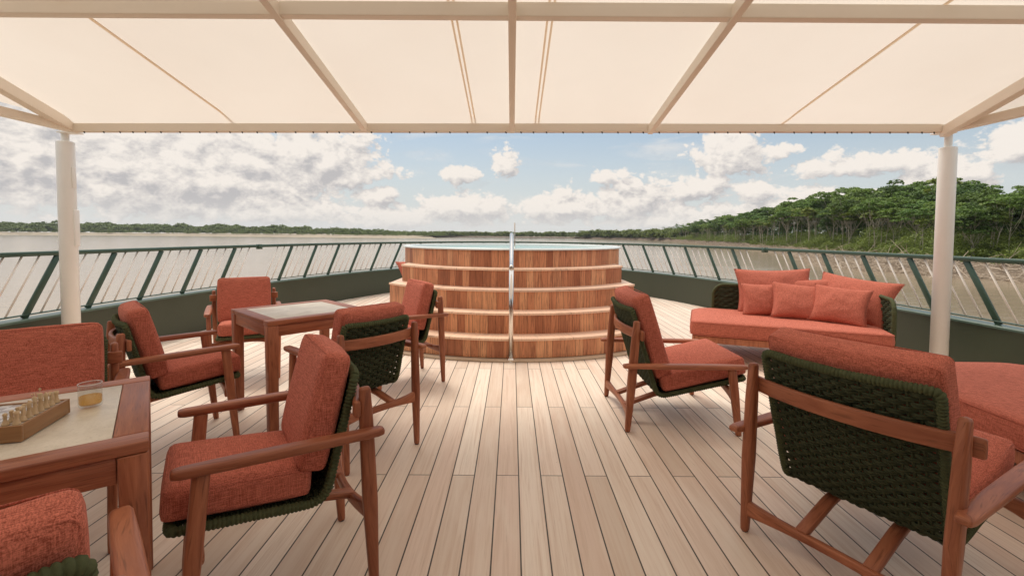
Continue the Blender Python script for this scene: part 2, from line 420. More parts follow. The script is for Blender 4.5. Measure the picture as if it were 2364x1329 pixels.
def mat_canopy(name='canopy_membrane', tint=None, mixf=.59):
    m, nt, b = new_mat(name)
    nt.nodes.remove(b); out = nt.nodes['Material Output']
    tc = N(nt, 'ShaderNodeTexCoord')
    f = noise(nt, tc.outputs['Object'], .6, 4, .6); f2 = noise(nt, tc.outputs['Object'], 60, 3, .6)
    c = mixc(nt, f, (.70, .62, .54), (.81, .745, .67))
    c = mixc(nt, mth(nt, 'MULTIPLY', sstep(nt, f2, .72, .8), .2), c, (.5, .4, .32))
    if tint: c = mixc(nt, .9, c, tint)
    d = N(nt, 'ShaderNodeBsdfDiffuse'); t = N(nt, 'ShaderNodeBsdfTranslucent'); mx = N(nt, 'ShaderNodeMixShader')
    mx.inputs[0].default_value = mixf
    for s in (d, t): nt.links.new(c, s.inputs[0])
    nt.links.new(d.outputs[0], mx.inputs[1]); nt.links.new(t.outputs[0], mx.inputs[2]); nt.links.new(mx.outputs[0], out.inputs[0])
    return m
M_CANOPY = mat_canopy()
M_SEAM = mat_canopy('canopy_seam', (.90, .80, .68), .88)
def mat_stone():
    m, nt, b = new_mat('table_stone')
    tc = N(nt, 'ShaderNodeTexCoord'); o = tc.outputs['Object']
    f = noise(nt, o, 7, 5, .6, .6); f2 = noise(nt, o, 120, 3, .6)
    c = mixc(nt, sstep(nt, f, .3, .7), (.56, .49, .385), (.72, .65, .54))
    c = mixc(nt, mth(nt, 'MULTIPLY', sstep(nt, f2, .5, .7), .25), c, (.36, .3, .22))
    nt.links.new(c, b.inputs['Base Color'])
    nt.links.new(mth(nt, 'ADD', .24, mth(nt, 'MULTIPLY', f, .22)), b.inputs['Roughness'])
    return m
M_STONE = mat_stone()
def mat_glass(name, col, rough=0.0, ior=1.45):
    m, nt, b = new_mat(name)
    b.inputs['Base Color'].default_value = (*col, 1); b.inputs['Transmission Weight'].default_value = 1
    b.inputs['Roughness'].default_value = rough; b.inputs['IOR'].default_value = ior
    return m
def mat_thin(name, tint, body, f0):
    """clear thin walled material: see-through with a glossy sheen and a little body colour"""
    m, nt, b = new_mat(name); nt.nodes.remove(b); out = nt.nodes['Material Output']
    t = N(nt, 'ShaderNodeBsdfTransparent'); t.inputs[0].default_value = (*tint, 1)
    d = N(nt, 'ShaderNodeBsdfDiffuse'); d.inputs[0].default_value = (*tint, 1)
    g = N(nt, 'ShaderNodeBsdfGlossy'); g.inputs['Roughness'].default_value = .04
    m1 = N(nt, 'ShaderNodeMixShader'); m1.inputs[0].default_value = body
    nt.links.new(t.outputs[0], m1.inputs[1]); nt.links.new(d.outputs[0], m1.inputs[2])
    fr = N(nt, 'ShaderNodeLayerWeight'); fr.inputs[0].default_value = .3
    ff = mth(nt, 'ADD', .05, mth(nt, 'MULTIPLY', mth(nt, 'POWER', fr.outputs['Facing'], 3.0), f0))
    m2 = N(nt, 'ShaderNodeMixShader'); nt.links.new(ff, m2.inputs[0]); nt.links.new(m1.outputs[0], m2.inputs[1]); nt.links.new(g.outputs[0], m2.inputs[2])
    nt.links.new(m2.outputs[0], out.inputs[0]); return m
M_GLASS = mat_thin('clear_glass', (.96, .96, .95), .02, .55); M_WHISKY = mat_thin('amber_liquid', (.97, .74, .36), .12, .15)
M_RIM_GLINT = mat_thin('glass_rim_glint', (.95, .95, .94), .55, .5)  # glint along the glass lip put into a pale body colour
def mat_checker():
    m, nt, b = new_mat('chess_squares')
    tc = N(nt, 'ShaderNodeTexCoord'); ck = N(nt, 'ShaderNodeTexChecker'); ck.inputs['Scale'].default_value = 8
    mp = N(nt, 'ShaderNodeMapping'); mp.inputs['Location'].default_value = (0, 0, .05)
    nt.links.new(tc.outputs['UV'], mp.inputs[0]); nt.links.new(mp.outputs[0], ck.inputs[0])
    ck.inputs[1].default_value = (.62, .57, .52, 1); ck.inputs[2].default_value = (.36, .29, .24, 1)
    nt.links.new(ck.outputs[0], b.inputs['Base Color']); b.inputs['Roughness'].default_value = .25
    return m
M_CHECK = mat_checker()
def mat_tubwater():
    m, nt, b = new_mat('tub_water')
    tc = N(nt, 'ShaderNodeTexCoord')
    b.inputs['Base Color'].default_value = (.20, .37, .345, 1); b.inputs['Roughness'].default_value = .2
    bump(nt, b, noise(nt, tc.outputs['Object'], 7, 3, .5), .12, .02)
    return m
M_TUBW = mat_tubwater()
def mat_river():
    m, nt, b = new_mat('river_water')
    tc = N(nt, 'ShaderNodeTexCoord'); o = tc.outputs['Object']
    f = noise(nt, o, .012, 4, .6)
    c = mixc(nt, f, (.29, .225, .155), (.36, .285, .205))
    nt.links.new(c, b.inputs['Base Color'])
    b.inputs['Roughness'].default_value = .12; b.inputs['IOR'].default_value = 1.33
    mp = N(nt, 'ShaderNodeMapping'); mp.inputs['Scale'].default_value = (.35, 1.0, 1); nt.links.new(o, mp.inputs[0])
    w1 = noise(nt, mp.outputs[0], .55, 5, .6, .4); w2 = noise(nt, mp.outputs[0], .05, 3, .5, .3)
    h = mth(nt, 'ADD', mth(nt, 'MULTIPLY', w1, .32), mth(nt, 'MULTIPLY', w2, .9))
    bump(nt, b, h, .42, .55)
    return m
M_RIVER = mat_river()
def mat_leaf(name, c1, c2, tr=.35):
    m, nt, b = new_mat(name)
    geo = N(nt, 'ShaderNodeNewGeometry')
    tc = N(nt, 'ShaderNodeTexCoord')
    f = mth(nt, 'ADD', mth(nt, 'MULTIPLY', geo.outputs['Random Per Island'], .6), mth(nt, 'MULTIPLY', noise(nt, tc.outputs['Object'], .35, 3, .6), .5))
    c = mixc(nt, sstep(nt, f, .2, .9), c1, c2)
    c = mixc(nt, mth(nt, 'MULTIPLY', objrand(nt), .5), c, tuple(x * y for x, y in zip(c2, (1.25, 1.0, .6))))
    nt.links.new(c, b.inputs['Base Color']); b.inputs['Roughness'].default_value = .55
    b.inputs['Specular IOR Level'].default_value = .3
    t = N(nt, 'ShaderNodeBsdfTranslucent'); nt.links.new(c, t.inputs[0])
    mx = N(nt, 'ShaderNodeMixShader'); mx.inputs[0].default_value = tr
    out = nt.nodes['Material Output']
    nt.links.new(b.outputs[0], mx.inputs[1]); nt.links.new(t.outputs[0], mx.inputs[2]); nt.links.new(mx.outputs[0], out.inputs[0])
    return m
M_LEAF = mat_leaf('umbrella_leaves', (.050, .115, .022), (.19, .31, .07), .32)
M_LEAFD = mat_leaf('dense_leaves', (.032, .078, .018), (.125, .21, .046), .3)
M_LEAFY = mat_leaf('undergrowth_leaves', (.06, .115, .022), (.22, .30, .07), .3)
M_FAR = mat_leaf('far_leaves', (.045, .092, .024), (.16, .225, .062))
M_BARK = mat_paint('pale_bark', (.44, .39, .30), .8, .25, .8)
M_DRIFT = mat_paint('grey_driftwood', (.46, .37, .28), .85, .3, .3)
def mat_land(name, cols, scale=.2):
    m, nt, b = new_mat(name)
    tc = N(nt, 'ShaderNodeTexCoord'); o = tc.outputs['Object']
    f = noise(nt, o, scale, 6, .65); f2 = noise(nt, o, scale * 9, 4, .6)
    c = mixc(nt, sstep(nt, f, .35, .65), cols[0], cols[1])
    c = mixc(nt, mth(nt, 'MULTIPLY', sstep(nt, f2, .5, .7), .5), c, cols[2])
    nt.links.new(c, b.inputs['Base Color']); b.inputs['Roughness'].default_value = .9
    bump(nt, b, f2, .8, .4)
    return m
M_MUD = mat_land('river_mud', ((.13, .09, .06), (.21, .155, .105), (.08, .055, .035)))
M_SAND = mat_land('sand_beach', ((.36, .29, .21), (.44, .37, .27), (.22, .17, .11)), .03)
# ------------------------------------------------------------------ ship: deck, bulwark, railings
def hwid(y):
    t = max(0.0, (y - 3.5) / 8.2)
    return 4.14 * math.sqrt(max(0.0, 1 - t ** 1.89))
def bow_curve():
    pts = []
    for y in np.linspace(-7, 3.5, 60): pts.append((-4.14, y))
    ph = np.linspace(0, math.pi / 2, 160)[1:]
    for p in ph:
        t = math.sin(p) ** (2 / 1.89) if math.sin(p) > 0 else 0
        y = 3.5 + 8.2 * min(1.0, t); pts.append((-hwid(y), y))
    pts[-1] = (0.0, 11.7)
    return np.array(pts + [(-x, y) for x, y in pts[-2::-1]])
BOW = bow_curve()
_seg = np.r_[0, np.cumsum(np.linalg.norm(np.diff(BOW, axis=0), axis=1))]
BOWLEN = _seg[-1]; MID = BOWLEN / 2
def bow_at(s, off=0.0):
    x = np.interp(s, _seg, BOW[:, 0]); y = np.interp(s, _seg, BOW[:, 1])
    e = .03
    tx = np.interp(s + e, _seg, BOW[:, 0]) - np.interp(s - e, _seg, BOW[:, 0])
    ty = np.interp(s + e, _seg, BOW[:, 1]) - np.interp(s - e, _seg, BOW[:, 1])
    l = math.hypot(tx, ty); tx /= l; ty /= l
    return np.array([x - ty * off, y + tx * off]), np.array([tx, ty])    # +off = outboard
def s_of_y(y):       # port side arc position of a given y
    h = len(BOW) // 2 + 1
    return float(np.interp(y, BOW[:h, 1], _seg[:h]))
def ribbon(mb, s0, s1, prof, step=.08):
    """sweep closed profile [(outboard offset, z)] along the bow curve"""
    ss = np.linspace(s0, s1, max(2, int((s1 - s0) / step))); k = len(prof); V = []; F = []
    for s in ss:
        for o, z in prof:
            p, _ = bow_at(s, o); V.append((p[0], p[1], z))
    for j in range(len(ss) - 1):
        for i in range(k):
            F.append((j * k + i, j * k + (i + 1) % k, (j + 1) * k + (i + 1) % k, (j + 1) * k + i))
    F.append(tuple(range(k))[::-1]); F.append(tuple((len(ss) - 1) * k + i for i in range(k)))
    mb.add(V, F)

# deck sheet
dv = [(x, y, 0) for x, y in BOW]
tag(mesh_obj('deck', dv, [tuple(range(len(dv)))[::-1]], M_DECK), kind='structure')
# bulwark: inner skin, cap, hull below
bw = empty('bulwark', (0, 0, 0))
tag(bw, 'low dark green solid bulwark curving round the bow below the railing', 'bulwark')
m = MB(); ribbon(m, .0, BOWLEN, [(0, -.05), (0, .475), (.13, .475), (.13, -.05)]); m.build('wall_skin', M_BULW, bw, False)
m = MB(); ribbon(m, .0, BOWLEN, [(-.012, .477), (-.012, .494), (-.006, .50), (.136, .50), (.142, .494), (.142, .477)]); m.build('cap', M_CAP_LIT, bw, False)
hl = MB(); ribbon(hl, .0, BOWLEN, [(-.05, -.12), (.12, -.052), (.128, -.052), (-.25, -6.6), (-.4, -6.6)], .25)
tag(hl.build('ship_hull', M_HULL, None, False), 'pale curved ship hull under the wooden deck', 'hull')

def railing(s0, s1, label, first, ends):
    root = empty('railing', (*bow_at((s0 + s1) / 2, .06)[0], .5))
    inv = Matrix.Translation(-root.location)
    tag(root, label, 'railing', 'green slanted railing sections round the bow')
    O = .06
    def part(mb, name, mat):
        o = mb.build(name, mat, root); o.data.transform(inv); return o
    m = MB(); ribbon(m, s0, s1, [(O - .026, 1.032), (O - .026, 1.066), (O - .018, 1.073), (O + .018, 1.073), (O + .026, 1.066), (O + .026, 1.032)], .06)
    part(m, 'top_rail', M_GREEN)
    m = MB(); ribbon(m, s0, s1, [(O - .016, .524), (O - .016, .534), (O + .016, .534), (O + .016, .524)], .06)
    part(m, 'bottom_rail', M_GREEN)
    for e in ends:
        m = MB(); ribbon(m, e - .03, e + .03, [(O - .030, 1.005), (O - .030, 1.078), (O + .030, 1.078), (O + .030, 1.005)], .02)
        part(m, 'joint_sleeve', M_GREEN)
    PITCH = .563; LEAN = .57
    def slat(s, z0, z1, sgn, w, name, mat, rnd):
        # lean towards the bow with height
        a, ta = bow_at(s, O); b, tb = bow_at(s + sgn * LEAN * (z1 - z0), O)
        m = MB()
        if rnd: m.tube([(a[0], a[1], z0), (b[0], b[1], z1)], w, 6)
        else: m.beam([(a[0], a[1], z0), (b[0], b[1], z1)], (w[0], w[1]), (ta[0], ta[1], 0), 8, 12, .05)
        part(m, name, mat)
    for side in (-1, 1):
        k = 0
        while True:
            s = first + k * PITCH if side < 0 else BOWLEN - first - k * PITCH
            k += 1
            if (side < 0 and s > MID - .2) or (side > 0 and s < MID + .2): break
            sg = 1 if side < 0 else -1
            if s0 <= s + sg * .3 and s + sg * .3 <= s1 and s0 - .02 <= s <= s1 + .02:
                slat(s, .50, 1.035, sg, (.026, .010), 'post', M_GREEN, False)
            for q in (1, 2, 3):
                sb = s + sg * PITCH * q / 4
                if abs(sb - MID) < .25: continue
                if s0 <= sb + sg * .3 and sb + sg * .3 <= s1 and s0 <= sb <= s1:
                    slat(sb, .534, 1.034, sg, .0082, 'bar', M_BAR, True)
S_A = s_of_y(6.92); FIRST = s_of_y(3.97) - 12 * .563
FIRST += .563 * 0
railing(s_of_y(-1.0), S_A - .02, 'green railing on the left side of the deck, beside the chess table', FIRST, [])
railing(S_A + .02, BOWLEN - S_A - .02, 'green railing round the bow behind the wooden hot tub', FIRST, [S_A + .02, BOWLEN - S_A - .02])
railing(BOWLEN - S_A + .02, BOWLEN - s_of_y(-1.0), 'green railing on the right side of the deck, behind the daybeds', FIRST, [])

# ------------------------------------------------------------------ hot tub with curved steps
TC = (0.0, 6.97)
def arc_pt(r, a): return (TC[0] + r * math.sin(a), TC[1] - r * math.cos(a))   # a = 0 faces the camera
tub = empty('hot_tub', (TC[0], TC[1], 0))
tag(tub, 'round wooden hot tub with curved wooden steps in the middle of the bow deck', 'hot tub')
TL = Matrix.Translation((-TC[0], -TC[1], 0))
def sheet(pts_uv, faces, name, mat, parent):
    o = mesh_obj(name, [p for p, _ in pts_uv], faces, mat, parent, True, [u for _, u in pts_uv]); o.data.transform(TL); return o
def wall_arc(r, a0, a1, z0, z1, name, mat, parent, th=.03, n=80):
    V = []; F = []
    for i in range(n + 1):
        a = a0 + (a1 - a0) * i / n; x, y = arc_pt(r, a); xi, yi = arc_pt(r - th, a); u = r * a
        V += [((x, y, z0), (u, 0)), ((x, y, z1), (u, z1 - z0)), ((xi, yi, z1), (u, z1 - z0 + th)), ((xi, yi, z0), (u, 0))]
    for i in range(n):
        o = i * 4
        F += [(o, o + 4, o + 5, o + 1), (o + 1, o + 5, o + 6, o + 2), (o + 2, o + 6, o + 7, o + 3)]
    F += [(0, 1, 2, 3), (4 * n + 3, 4 * n + 2, 4 * n + 1, 4 * n)]
    o = sheet(V, F, name, mat, parent)
    o.data.polygons.foreach_set('use_smooth', [False] * len(F)); return o
def tread_arc(ro, ri, a0, a1, z, name, parent, th=.024, n=80):
    V = []; F = []; rm = (ro + ri) / 2
    for i in range(n + 1):
        a = a0 + (a1 - a0) * i / n; u = rm * a
        for r, zz, v in ((ro + .012, z - th, -.03), (ro + .012, z - .004, -.006), (ro + .008, z, 0), (ri, z, ro - ri), (ri, z - th, ro - ri + .03)):
            x, y = arc_pt(r, a); V.append(((x, y, zz), (u, v)))
    for i in range(n):
        o = i * 5
        for j in range(5): F.append((o + j, o + 5 + j, o + 5 + (j + 1) % 5, o + (j + 1) % 5))
    F += [(4, 3, 2, 1, 0), tuple(5 * n + j for j in range(5))]
    o = sheet(V, F, name, M_TREAD_LIT, parent)
    o.data.polygons.foreach_set('use_smooth', [False] * len(F)); return o
RISE = [.221, .438, .655, .866]; RAD = [2.40, 2.19, 1.98, 1.77]; XE = [1.225, 1.215, 1.49, 1.385]
for i in range(4):
    a = math.asin(XE[i] / RAD[i]); st = empty('step', (TC[0], TC[1], 0)); st.parent = tub; st.location = (0, 0, 0)
    z0 = .026 if i == 0 else RISE[i - 1]
    if i == 2: z0 = .0
    wall_arc(RAD[i], -a, a, z0 if i != 2 else .02, RISE[i] - .024, 'riser', M_RISER, st)
    rin = (RAD[i + 1] if i < 3 else 1.555) - .012
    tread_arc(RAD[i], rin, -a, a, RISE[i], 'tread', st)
    # straight side cheeks closing the ends
    for sg in (-1, 1):
        x, y = arc_pt(RAD[i] - .004, sg * a); yb = TC[1] - .2
        L = yb - y; zz0 = .02 if i >= 2 else 0.02
        V = [((x - sg * .0, y, zz0), (0, 0)), ((x, yb, zz0), (L, 0)), ((x, yb, RISE[i] - .03), (L, RISE[i])), ((x, y, RISE[i] - .03), (0, RISE[i])),
             ((x - sg * .02, y, zz0), (0, 0)), ((x - sg * .02, yb, zz0), (L, 0)), ((x - sg * .02, yb, RISE[i] - .03), (L, RISE[i])), ((x - sg * .02, y, RISE[i] - .03), (0, RISE[i]))]
        if i >= 2:
            o = sheet(V, [(0, 1, 2, 3), (4, 7, 6, 5), (0, 3, 7, 4), (3, 2, 6, 7), (1, 5, 6, 2)], 'cheek', M_RISER, st)
            # flat top closing the wedge behind the tread
            V = [((x, y + .02, RISE[i] - .002), (0, 0)), ((x, yb, RISE[i] - .002), (0, L)), ((sg * .9, yb, RISE[i] - .002), (.5, L)), ((sg * .9, y + .02, RISE[i] - .002), (.5, 0))]
            V += [((p[0], p[1], p[2] - .02), u) for p, u in V]
            sheet(V, [(0, 1, 2, 3), (0, 4, 5, 1), (1, 5, 6, 2)], 'side_board', M_TREAD_LIT, st)
        else:
            sheet(V, [(0, 1, 2, 3), (4, 7, 6, 5), (0, 3, 7, 4), (3, 2, 6, 7), (1, 5, 6, 2)], 'cheek', M_RISER, st)
wall_arc(1.56, -math.pi, math.pi, .02, 1.062, 'tub_wall', M_RISER, tub, .05, 160)
m = MB()   # shell rim
k = 128; prof = [(1.585, 1.064), (1.588, 1.074), (1.582, 1.084), (1.50, 1.087), (1.488, 1.08), (1.482, .6), (1.2, .45), (.01, .45)]
m.lathe(prof, (0, 0, 0), k); m.build('tub_rim', M_SHELL, tub)
m = MB(); m.lathe([(1.484, 1.048), (.9, 1.049), (.01, 1.05)], (0, 0, 0), 96); m.build('tub_water', M_TUBW, tub)
m = MB()   # pale plank margin round the foot of the steps
V = []; F = []; a1 = math.asin(1.3 / 2.45)
for i in range(61):
    a = -a1 + 2 * a1 * i / 60
    for r, z in ((2.475, .003), (2.475, .018), (2.47, .021), (2.385, .021)):
        x, y = arc_pt(r, a); V.append(((x, y, z), (a * 2.43 * .3, r * 3)))
for i in range(60):
    for j in range(3): F.append((i * 4 + j, i * 4 + 4 + j, i * 4 + 5 + j, i * 4 + 1 + j))
M_TRIM = mat_wood('pale_trim', (.56, .42, .29), (.64, .49, .35), .5, (.4, .27, .18))
sheet(V, F, 'foot_margin', M_TRIM, tub)

# stainless handrail up the steps
hr = empty('handrail', (-.005, 4.545, 0)); tag(hr, 'polished steel handrail standing in front of the hot tub steps', 'handrail')
m = MB(); m.lathe([(.0, .0), (.052, .0), (.054, .006), (.050, .012), (.036, .016), (.034, .03), (.029, .034), (.0, .034)], (0, 0, .001), 28); m.build('base_flange', M_STEEL, hr)
m = MB(); m.tube([(0, 0, .03), (0, 0, .5), (0, 0, .905)], .0235, 20); m.build('post', M_STEEL, hr)
m = MB(); m.tube([(0, -.006, .925), (0, .03, .93), (0, .25, 1.0), (0, .55, 1.12), (0, .86, 1.235), (0, .95, 1.25)], .0225, 20)
m.lathe([(0, -.01), (.018, -.006), (.026, .004), (.026, .012)], (0, 0, .905), 18); m.build('hand_bar', M_STEEL, hr)
m = MB(); m.tube([(.0, .88, .866), (0, .90, 1.1), (0, .90, 1.24)], .021, 16); m.build('upper_post', M_STEEL, hr)
m = MB(); m.box((.036, 1.02, 1.2), (.0075, .02, .19), .003); m.build('edge_plate', M_STEEL, hr)

# ------------------------------------------------------------------ canopy
SL = .185
def cz(y): return 2.165 + SL * (4.05 - y)
XL, XR, YF = -3.80, 3.71, 4.05
cn = empty('canopy', (0, 4.05, 2.15)); tag(cn, 'cream fabric canopy on a painted beam frame stretched over the deck', 'canopy')
CI = Matrix.Translation((0, -4.05, -2.15))
def cpart(mb, name, mat, parent=None, smooth=False):
    o = mb.build(name, mat, parent or cn, smooth); o.data.transform(CI); return o
YB = .4                                          # ridge line, behind that the roof falls again
def roofz(x, y):
    yy = y if y > YB else 2 * YB - y
    z = cz(yy)
    d = min(x - XL, XR - x)                      # side hips
    zs = 2.165 + .78 * max(0.0, d)
    return min(z, zs) if d > -1 else z
nx, ny = 76, 40; V = []; F = []
xs = np.linspace(XL - .03, XR + .03, nx); ys = np.linspace(YF + .02, -1.5, ny)
raft = [-1.264, -.007, 1.178]
for y in ys:
    for x in xs:
        z = roofz(x, y) + .046 + .012 * mnoise.noise(Vector((x * .55, y * .9, 2))) + .004 * mnoise.noise(Vector((x * 2.2, y * .6, 7)))
        t = min(1.0, max(0.0, (y - YF + .16) / .15)); zb = 2.110 + .052 + (x - XL) / (XR - XL) * .045    # laced down over the edge beam
        V.append((x, y, z * (1 - t) + zb * t))
for j in range(ny - 1):
    for i in range(nx - 1): F.append((j * nx + i, j * nx + i + 1, (j + 1) * nx + i + 1, (j + 1) * nx + i))
mb = MB(); mb.add(V, F, [(v[0], v[1]) for v in V]); memb = cpart(mb, 'membrane', M_CANOPY, None, True)
for sx in (-2.40, -.335, .205, 2.30):            # welded fabric seams hang just under the cloth
    mb = MB(); ww = .013
    for dx in ((-.014, .014) if abs(sx) < 1 else (0,)):
        a = [(sx + dx, YF - .0, cz(YF) + .038), (sx + dx, 2.6, cz(2.6) + .041), (sx + dx, YB, cz(YB) + .041)]
        mb.beam(a, (ww * (.45 if abs(sx) < 1 else .8), .003), (1, 0, 0), 6, 8, .1)
    cpart(mb, 'seam', M_SEAM, memb)
bh, bw_ = .033, .024
def cbeam(p, q, name, h=bh, w=bw_, parent=None):
    mb = MB(); d = np.array(q, float) - np.array(p, float); side = np.cross(d, (0, 0, 1.))
    mb.beam([p, q], (w, h), side, 14, 16, .05); return cpart(mb, name, M_BEAM, parent)
eb = cbeam((XL - .03, YF, 2.110 + .03), (XR + .03, YF, 2.155 + .03), 'edge_beam', .034, .03)
for i in range(54):                              # lacing hooks under the edge beam
    x = XL + .12 + (XR - XL - .2) * (i + .25 * math.sin(i * 7.3)) / 53; mb = MB()
    zb = 2.110 + (x - XL) / (XR - XL) * .045
    mb.tube([(x, YF - .012, zb - .004), (x + .002, YF - .014, zb - .012), (x + .006, YF - .010, zb - .016)], .0055, 6); cpart(mb, 'lacing_hook', M_DARK, eb)
mb = MB(); mb.tube([(x, YF + .012, 2.105 + (x - XL) / (XR - XL) * .045) for x in np.linspace(XL, XR, 30)], .004, 6); cpart(mb, 'lacing_cord', M_SEAM, eb)
for rx in raft:
    cbeam((rx, YF - .01, cz(YF) - .015), (rx, YB, cz(YB) - .015), 'rafter', .036, .022)
for y in (2.55, YB, -1.45):
    yy = y if y >= YB else 2 * YB - y
    x0, x1 = XL + (cz(yy) - 2.165) / .78, XR - (cz(yy) - 2.165) / .78
    cbeam((x0, y, cz(yy) + .0), (x1, y, cz(yy) + .0), 'cross_beam', .038, .03)
for sx, X in ((1, XL), (-1, XR)):
    yr = YB
    cbeam((X, YF, 2.15), (X + sx * (cz(yr) - 2.165) / .78, yr, cz(yr) - .02), 'hip_beam', .042, .034)
    cbeam((X + .002, YF - .03, 2.135 if sx > 0 else 2.17), (X, -1.5, 2.14), 'side_beam', .034, .03)
for px, zt, lab in ((-3.905, 2.11, 'round white canopy post on the left, behind the chess table'), (3.80, 2.155, 'round white canopy post on the right, beside the daybed')):
    p = empty('canopy_post', (px - .01 * np.sign(px), 4.09, 0)); tag(p, lab, 'post', 'white round posts under the canopy')
    m = MB(); m.lathe([(0, .0), (.064, .0), (.064, 2.02), (.062, 2.026), (.0, 2.026)], (0, 0, .002), 32); m.build('shaft', M_WHITE, p)
    m = MB(); m.lathe([(.028, 2.02), (.028, zt + .01)], (0, 0, 0), 16); m.box((.09 * np.sign(-px) * .5, 0, zt - .004), (.075, .05, .006), .002); m.build('neck', M_WHITE, p)
    m = MB(); m.lathe([(0, 0), (.14, 0), (.14, .012), (.08, .016), (0, .016)], (0, 0, .004), 28); m.build('foot_plate', M_WHITE, p)
    if px < 0:
        m = MB(); m.box((.064, .0, 1.72), (.006, .02, .09), .004); m.build('bracket', M_WHITE, p)
        m = MB(); m.box((.064, .01, 1.28), (.010, .025, .16), .005); m.build('bracket', M_WHITE, p)

M_CEIL = mat_paint('overhang_paint', (.6, .56, .5), .6)
# unseen wall and overhang added behind the viewer to block light from there
dh = empty('light_blocker', (0, -3.4, 0)); tag(dh, 'unseen dark green wall with doors, added behind the viewer to block light', 'light_blocker')
m = MB()
for x0, x1 in ((-4.1, -1.6), (1.6, 4.1)): m.box(((x0 + x1) / 2, 0, 1.35), ((x1 - x0) / 2, .06, 1.35), .01)
m.box((0, 0, 2.45), (1.599, .06, .25), .01); m.build('wall', M_BULW, dh, False)
m = MB(); m.box((0, .95, 2.93), (4.2, 1.05, .09), .01); m.box((-4.08, .95, 2.77), (.05, 1.0, .07), .01); m.box((4.08, .95, 2.77), (.05, 1.0, .07), .01)
m.build('overhang_blocker', M_CEIL, dh, False)
M_PANE = mat_paint('dark_pane', (.02, .022, .02), .08)
for x in (-1.2, -.4, .4, 1.2):
    m = MB()
    for dx in (-.36, .36): m.box((x + dx, .01, 1.1), (.038, .035, 1.095), .004)
    for z in (.12, 2.12): m.box((x, .01, z), (.32, .033, .075), .004)
    f = m.build('door', M_TEAK, dh, False); m = MB(); m.box((x, 0, 1.12), (.325, .008, .93), .001); m.build('pane', M_PANE, f, False)
# ------------------------------------------------------------------ furniture
def cushion(half, r, bulge, n=14, wrinkle=.0022, seed=0):
    """rounded upholstered block, half sizes (x,y,z), z is the thickness"""
    bm = bmesh.new(); bmesh.ops.create_cube(bm, size=2)
    bmesh.ops.subdivide_edges(bm, edges=bm.edges[:], cuts=n, use_grid_fill=True)
    h = np.array(half)
    for v in bm.verts:
        p = np.array(v.co)
        # denser near the edges
        w = np.sign(p) * (1 - (1 - np.abs(p)) ** 1.35)
        q = w * h; c = np.clip(q, -(h - r), h - r); d = q - c; L = np.linalg.norm(d)
        if L > 1e-9: q = c + d / L * r
        u, vv = p[0], p[1]
        q[2] += np.sign(p[2]) * bulge * (1 - u * u) * (1 - vv * vv) * (abs(p[2]) > .01)
        q[0] += np.sign(p[0]) * bulge * .35 * (1 - vv * vv) * (1 - p[2] ** 2) * (abs(p[0]) > .98)
        q[1] += np.sign(p[1]) * bulge * .35 * (1 - u * u) * (1 - p[2] ** 2) * (abs(p[1]) > .98)
        nz = mnoise.noise(Vector(q * 7) + Vector((seed, 0, 0))) * wrinkle + mnoise.noise(Vector(q * 18) + Vector((0, seed, 0))) * wrinkle * .4
        q += (p / np.linalg.norm(p)) * nz
        v.co = Vector(q)
    bm.verts.index_update()
    V = [np.array(v.co) for v in bm.verts]; F = [[v.index for v in f.verts] for f in bm.faces]; bm.free()
    return V, F
def seam_path(half, r, z, inset=.0):
    hx, hy = half[0] - inset, half[1] - inset; rr = r - inset; P = []
    for cx, cy, a0 in ((hx - rr, hy - rr, 0), (-hx + rr, hy - rr, 90), (-hx + rr, -hy + rr, 180), (hx - rr, -hy + rr, 270)):
        for a in np.linspace(a0, a0 + 90, 6): P.append((cx + rr * math.cos(R(a)), cy + rr * math.sin(R(a)), z))
    P.append(P[0]); return P
def frame_pts(V, o, ex, ey, ez): 
    o, ex, ey, ez = map(lambda a: np.array(a, float), (o, ex, ey, ez))
    return [o + p[0] * ex + p[1] * ey + p[2] * ez for p in V]

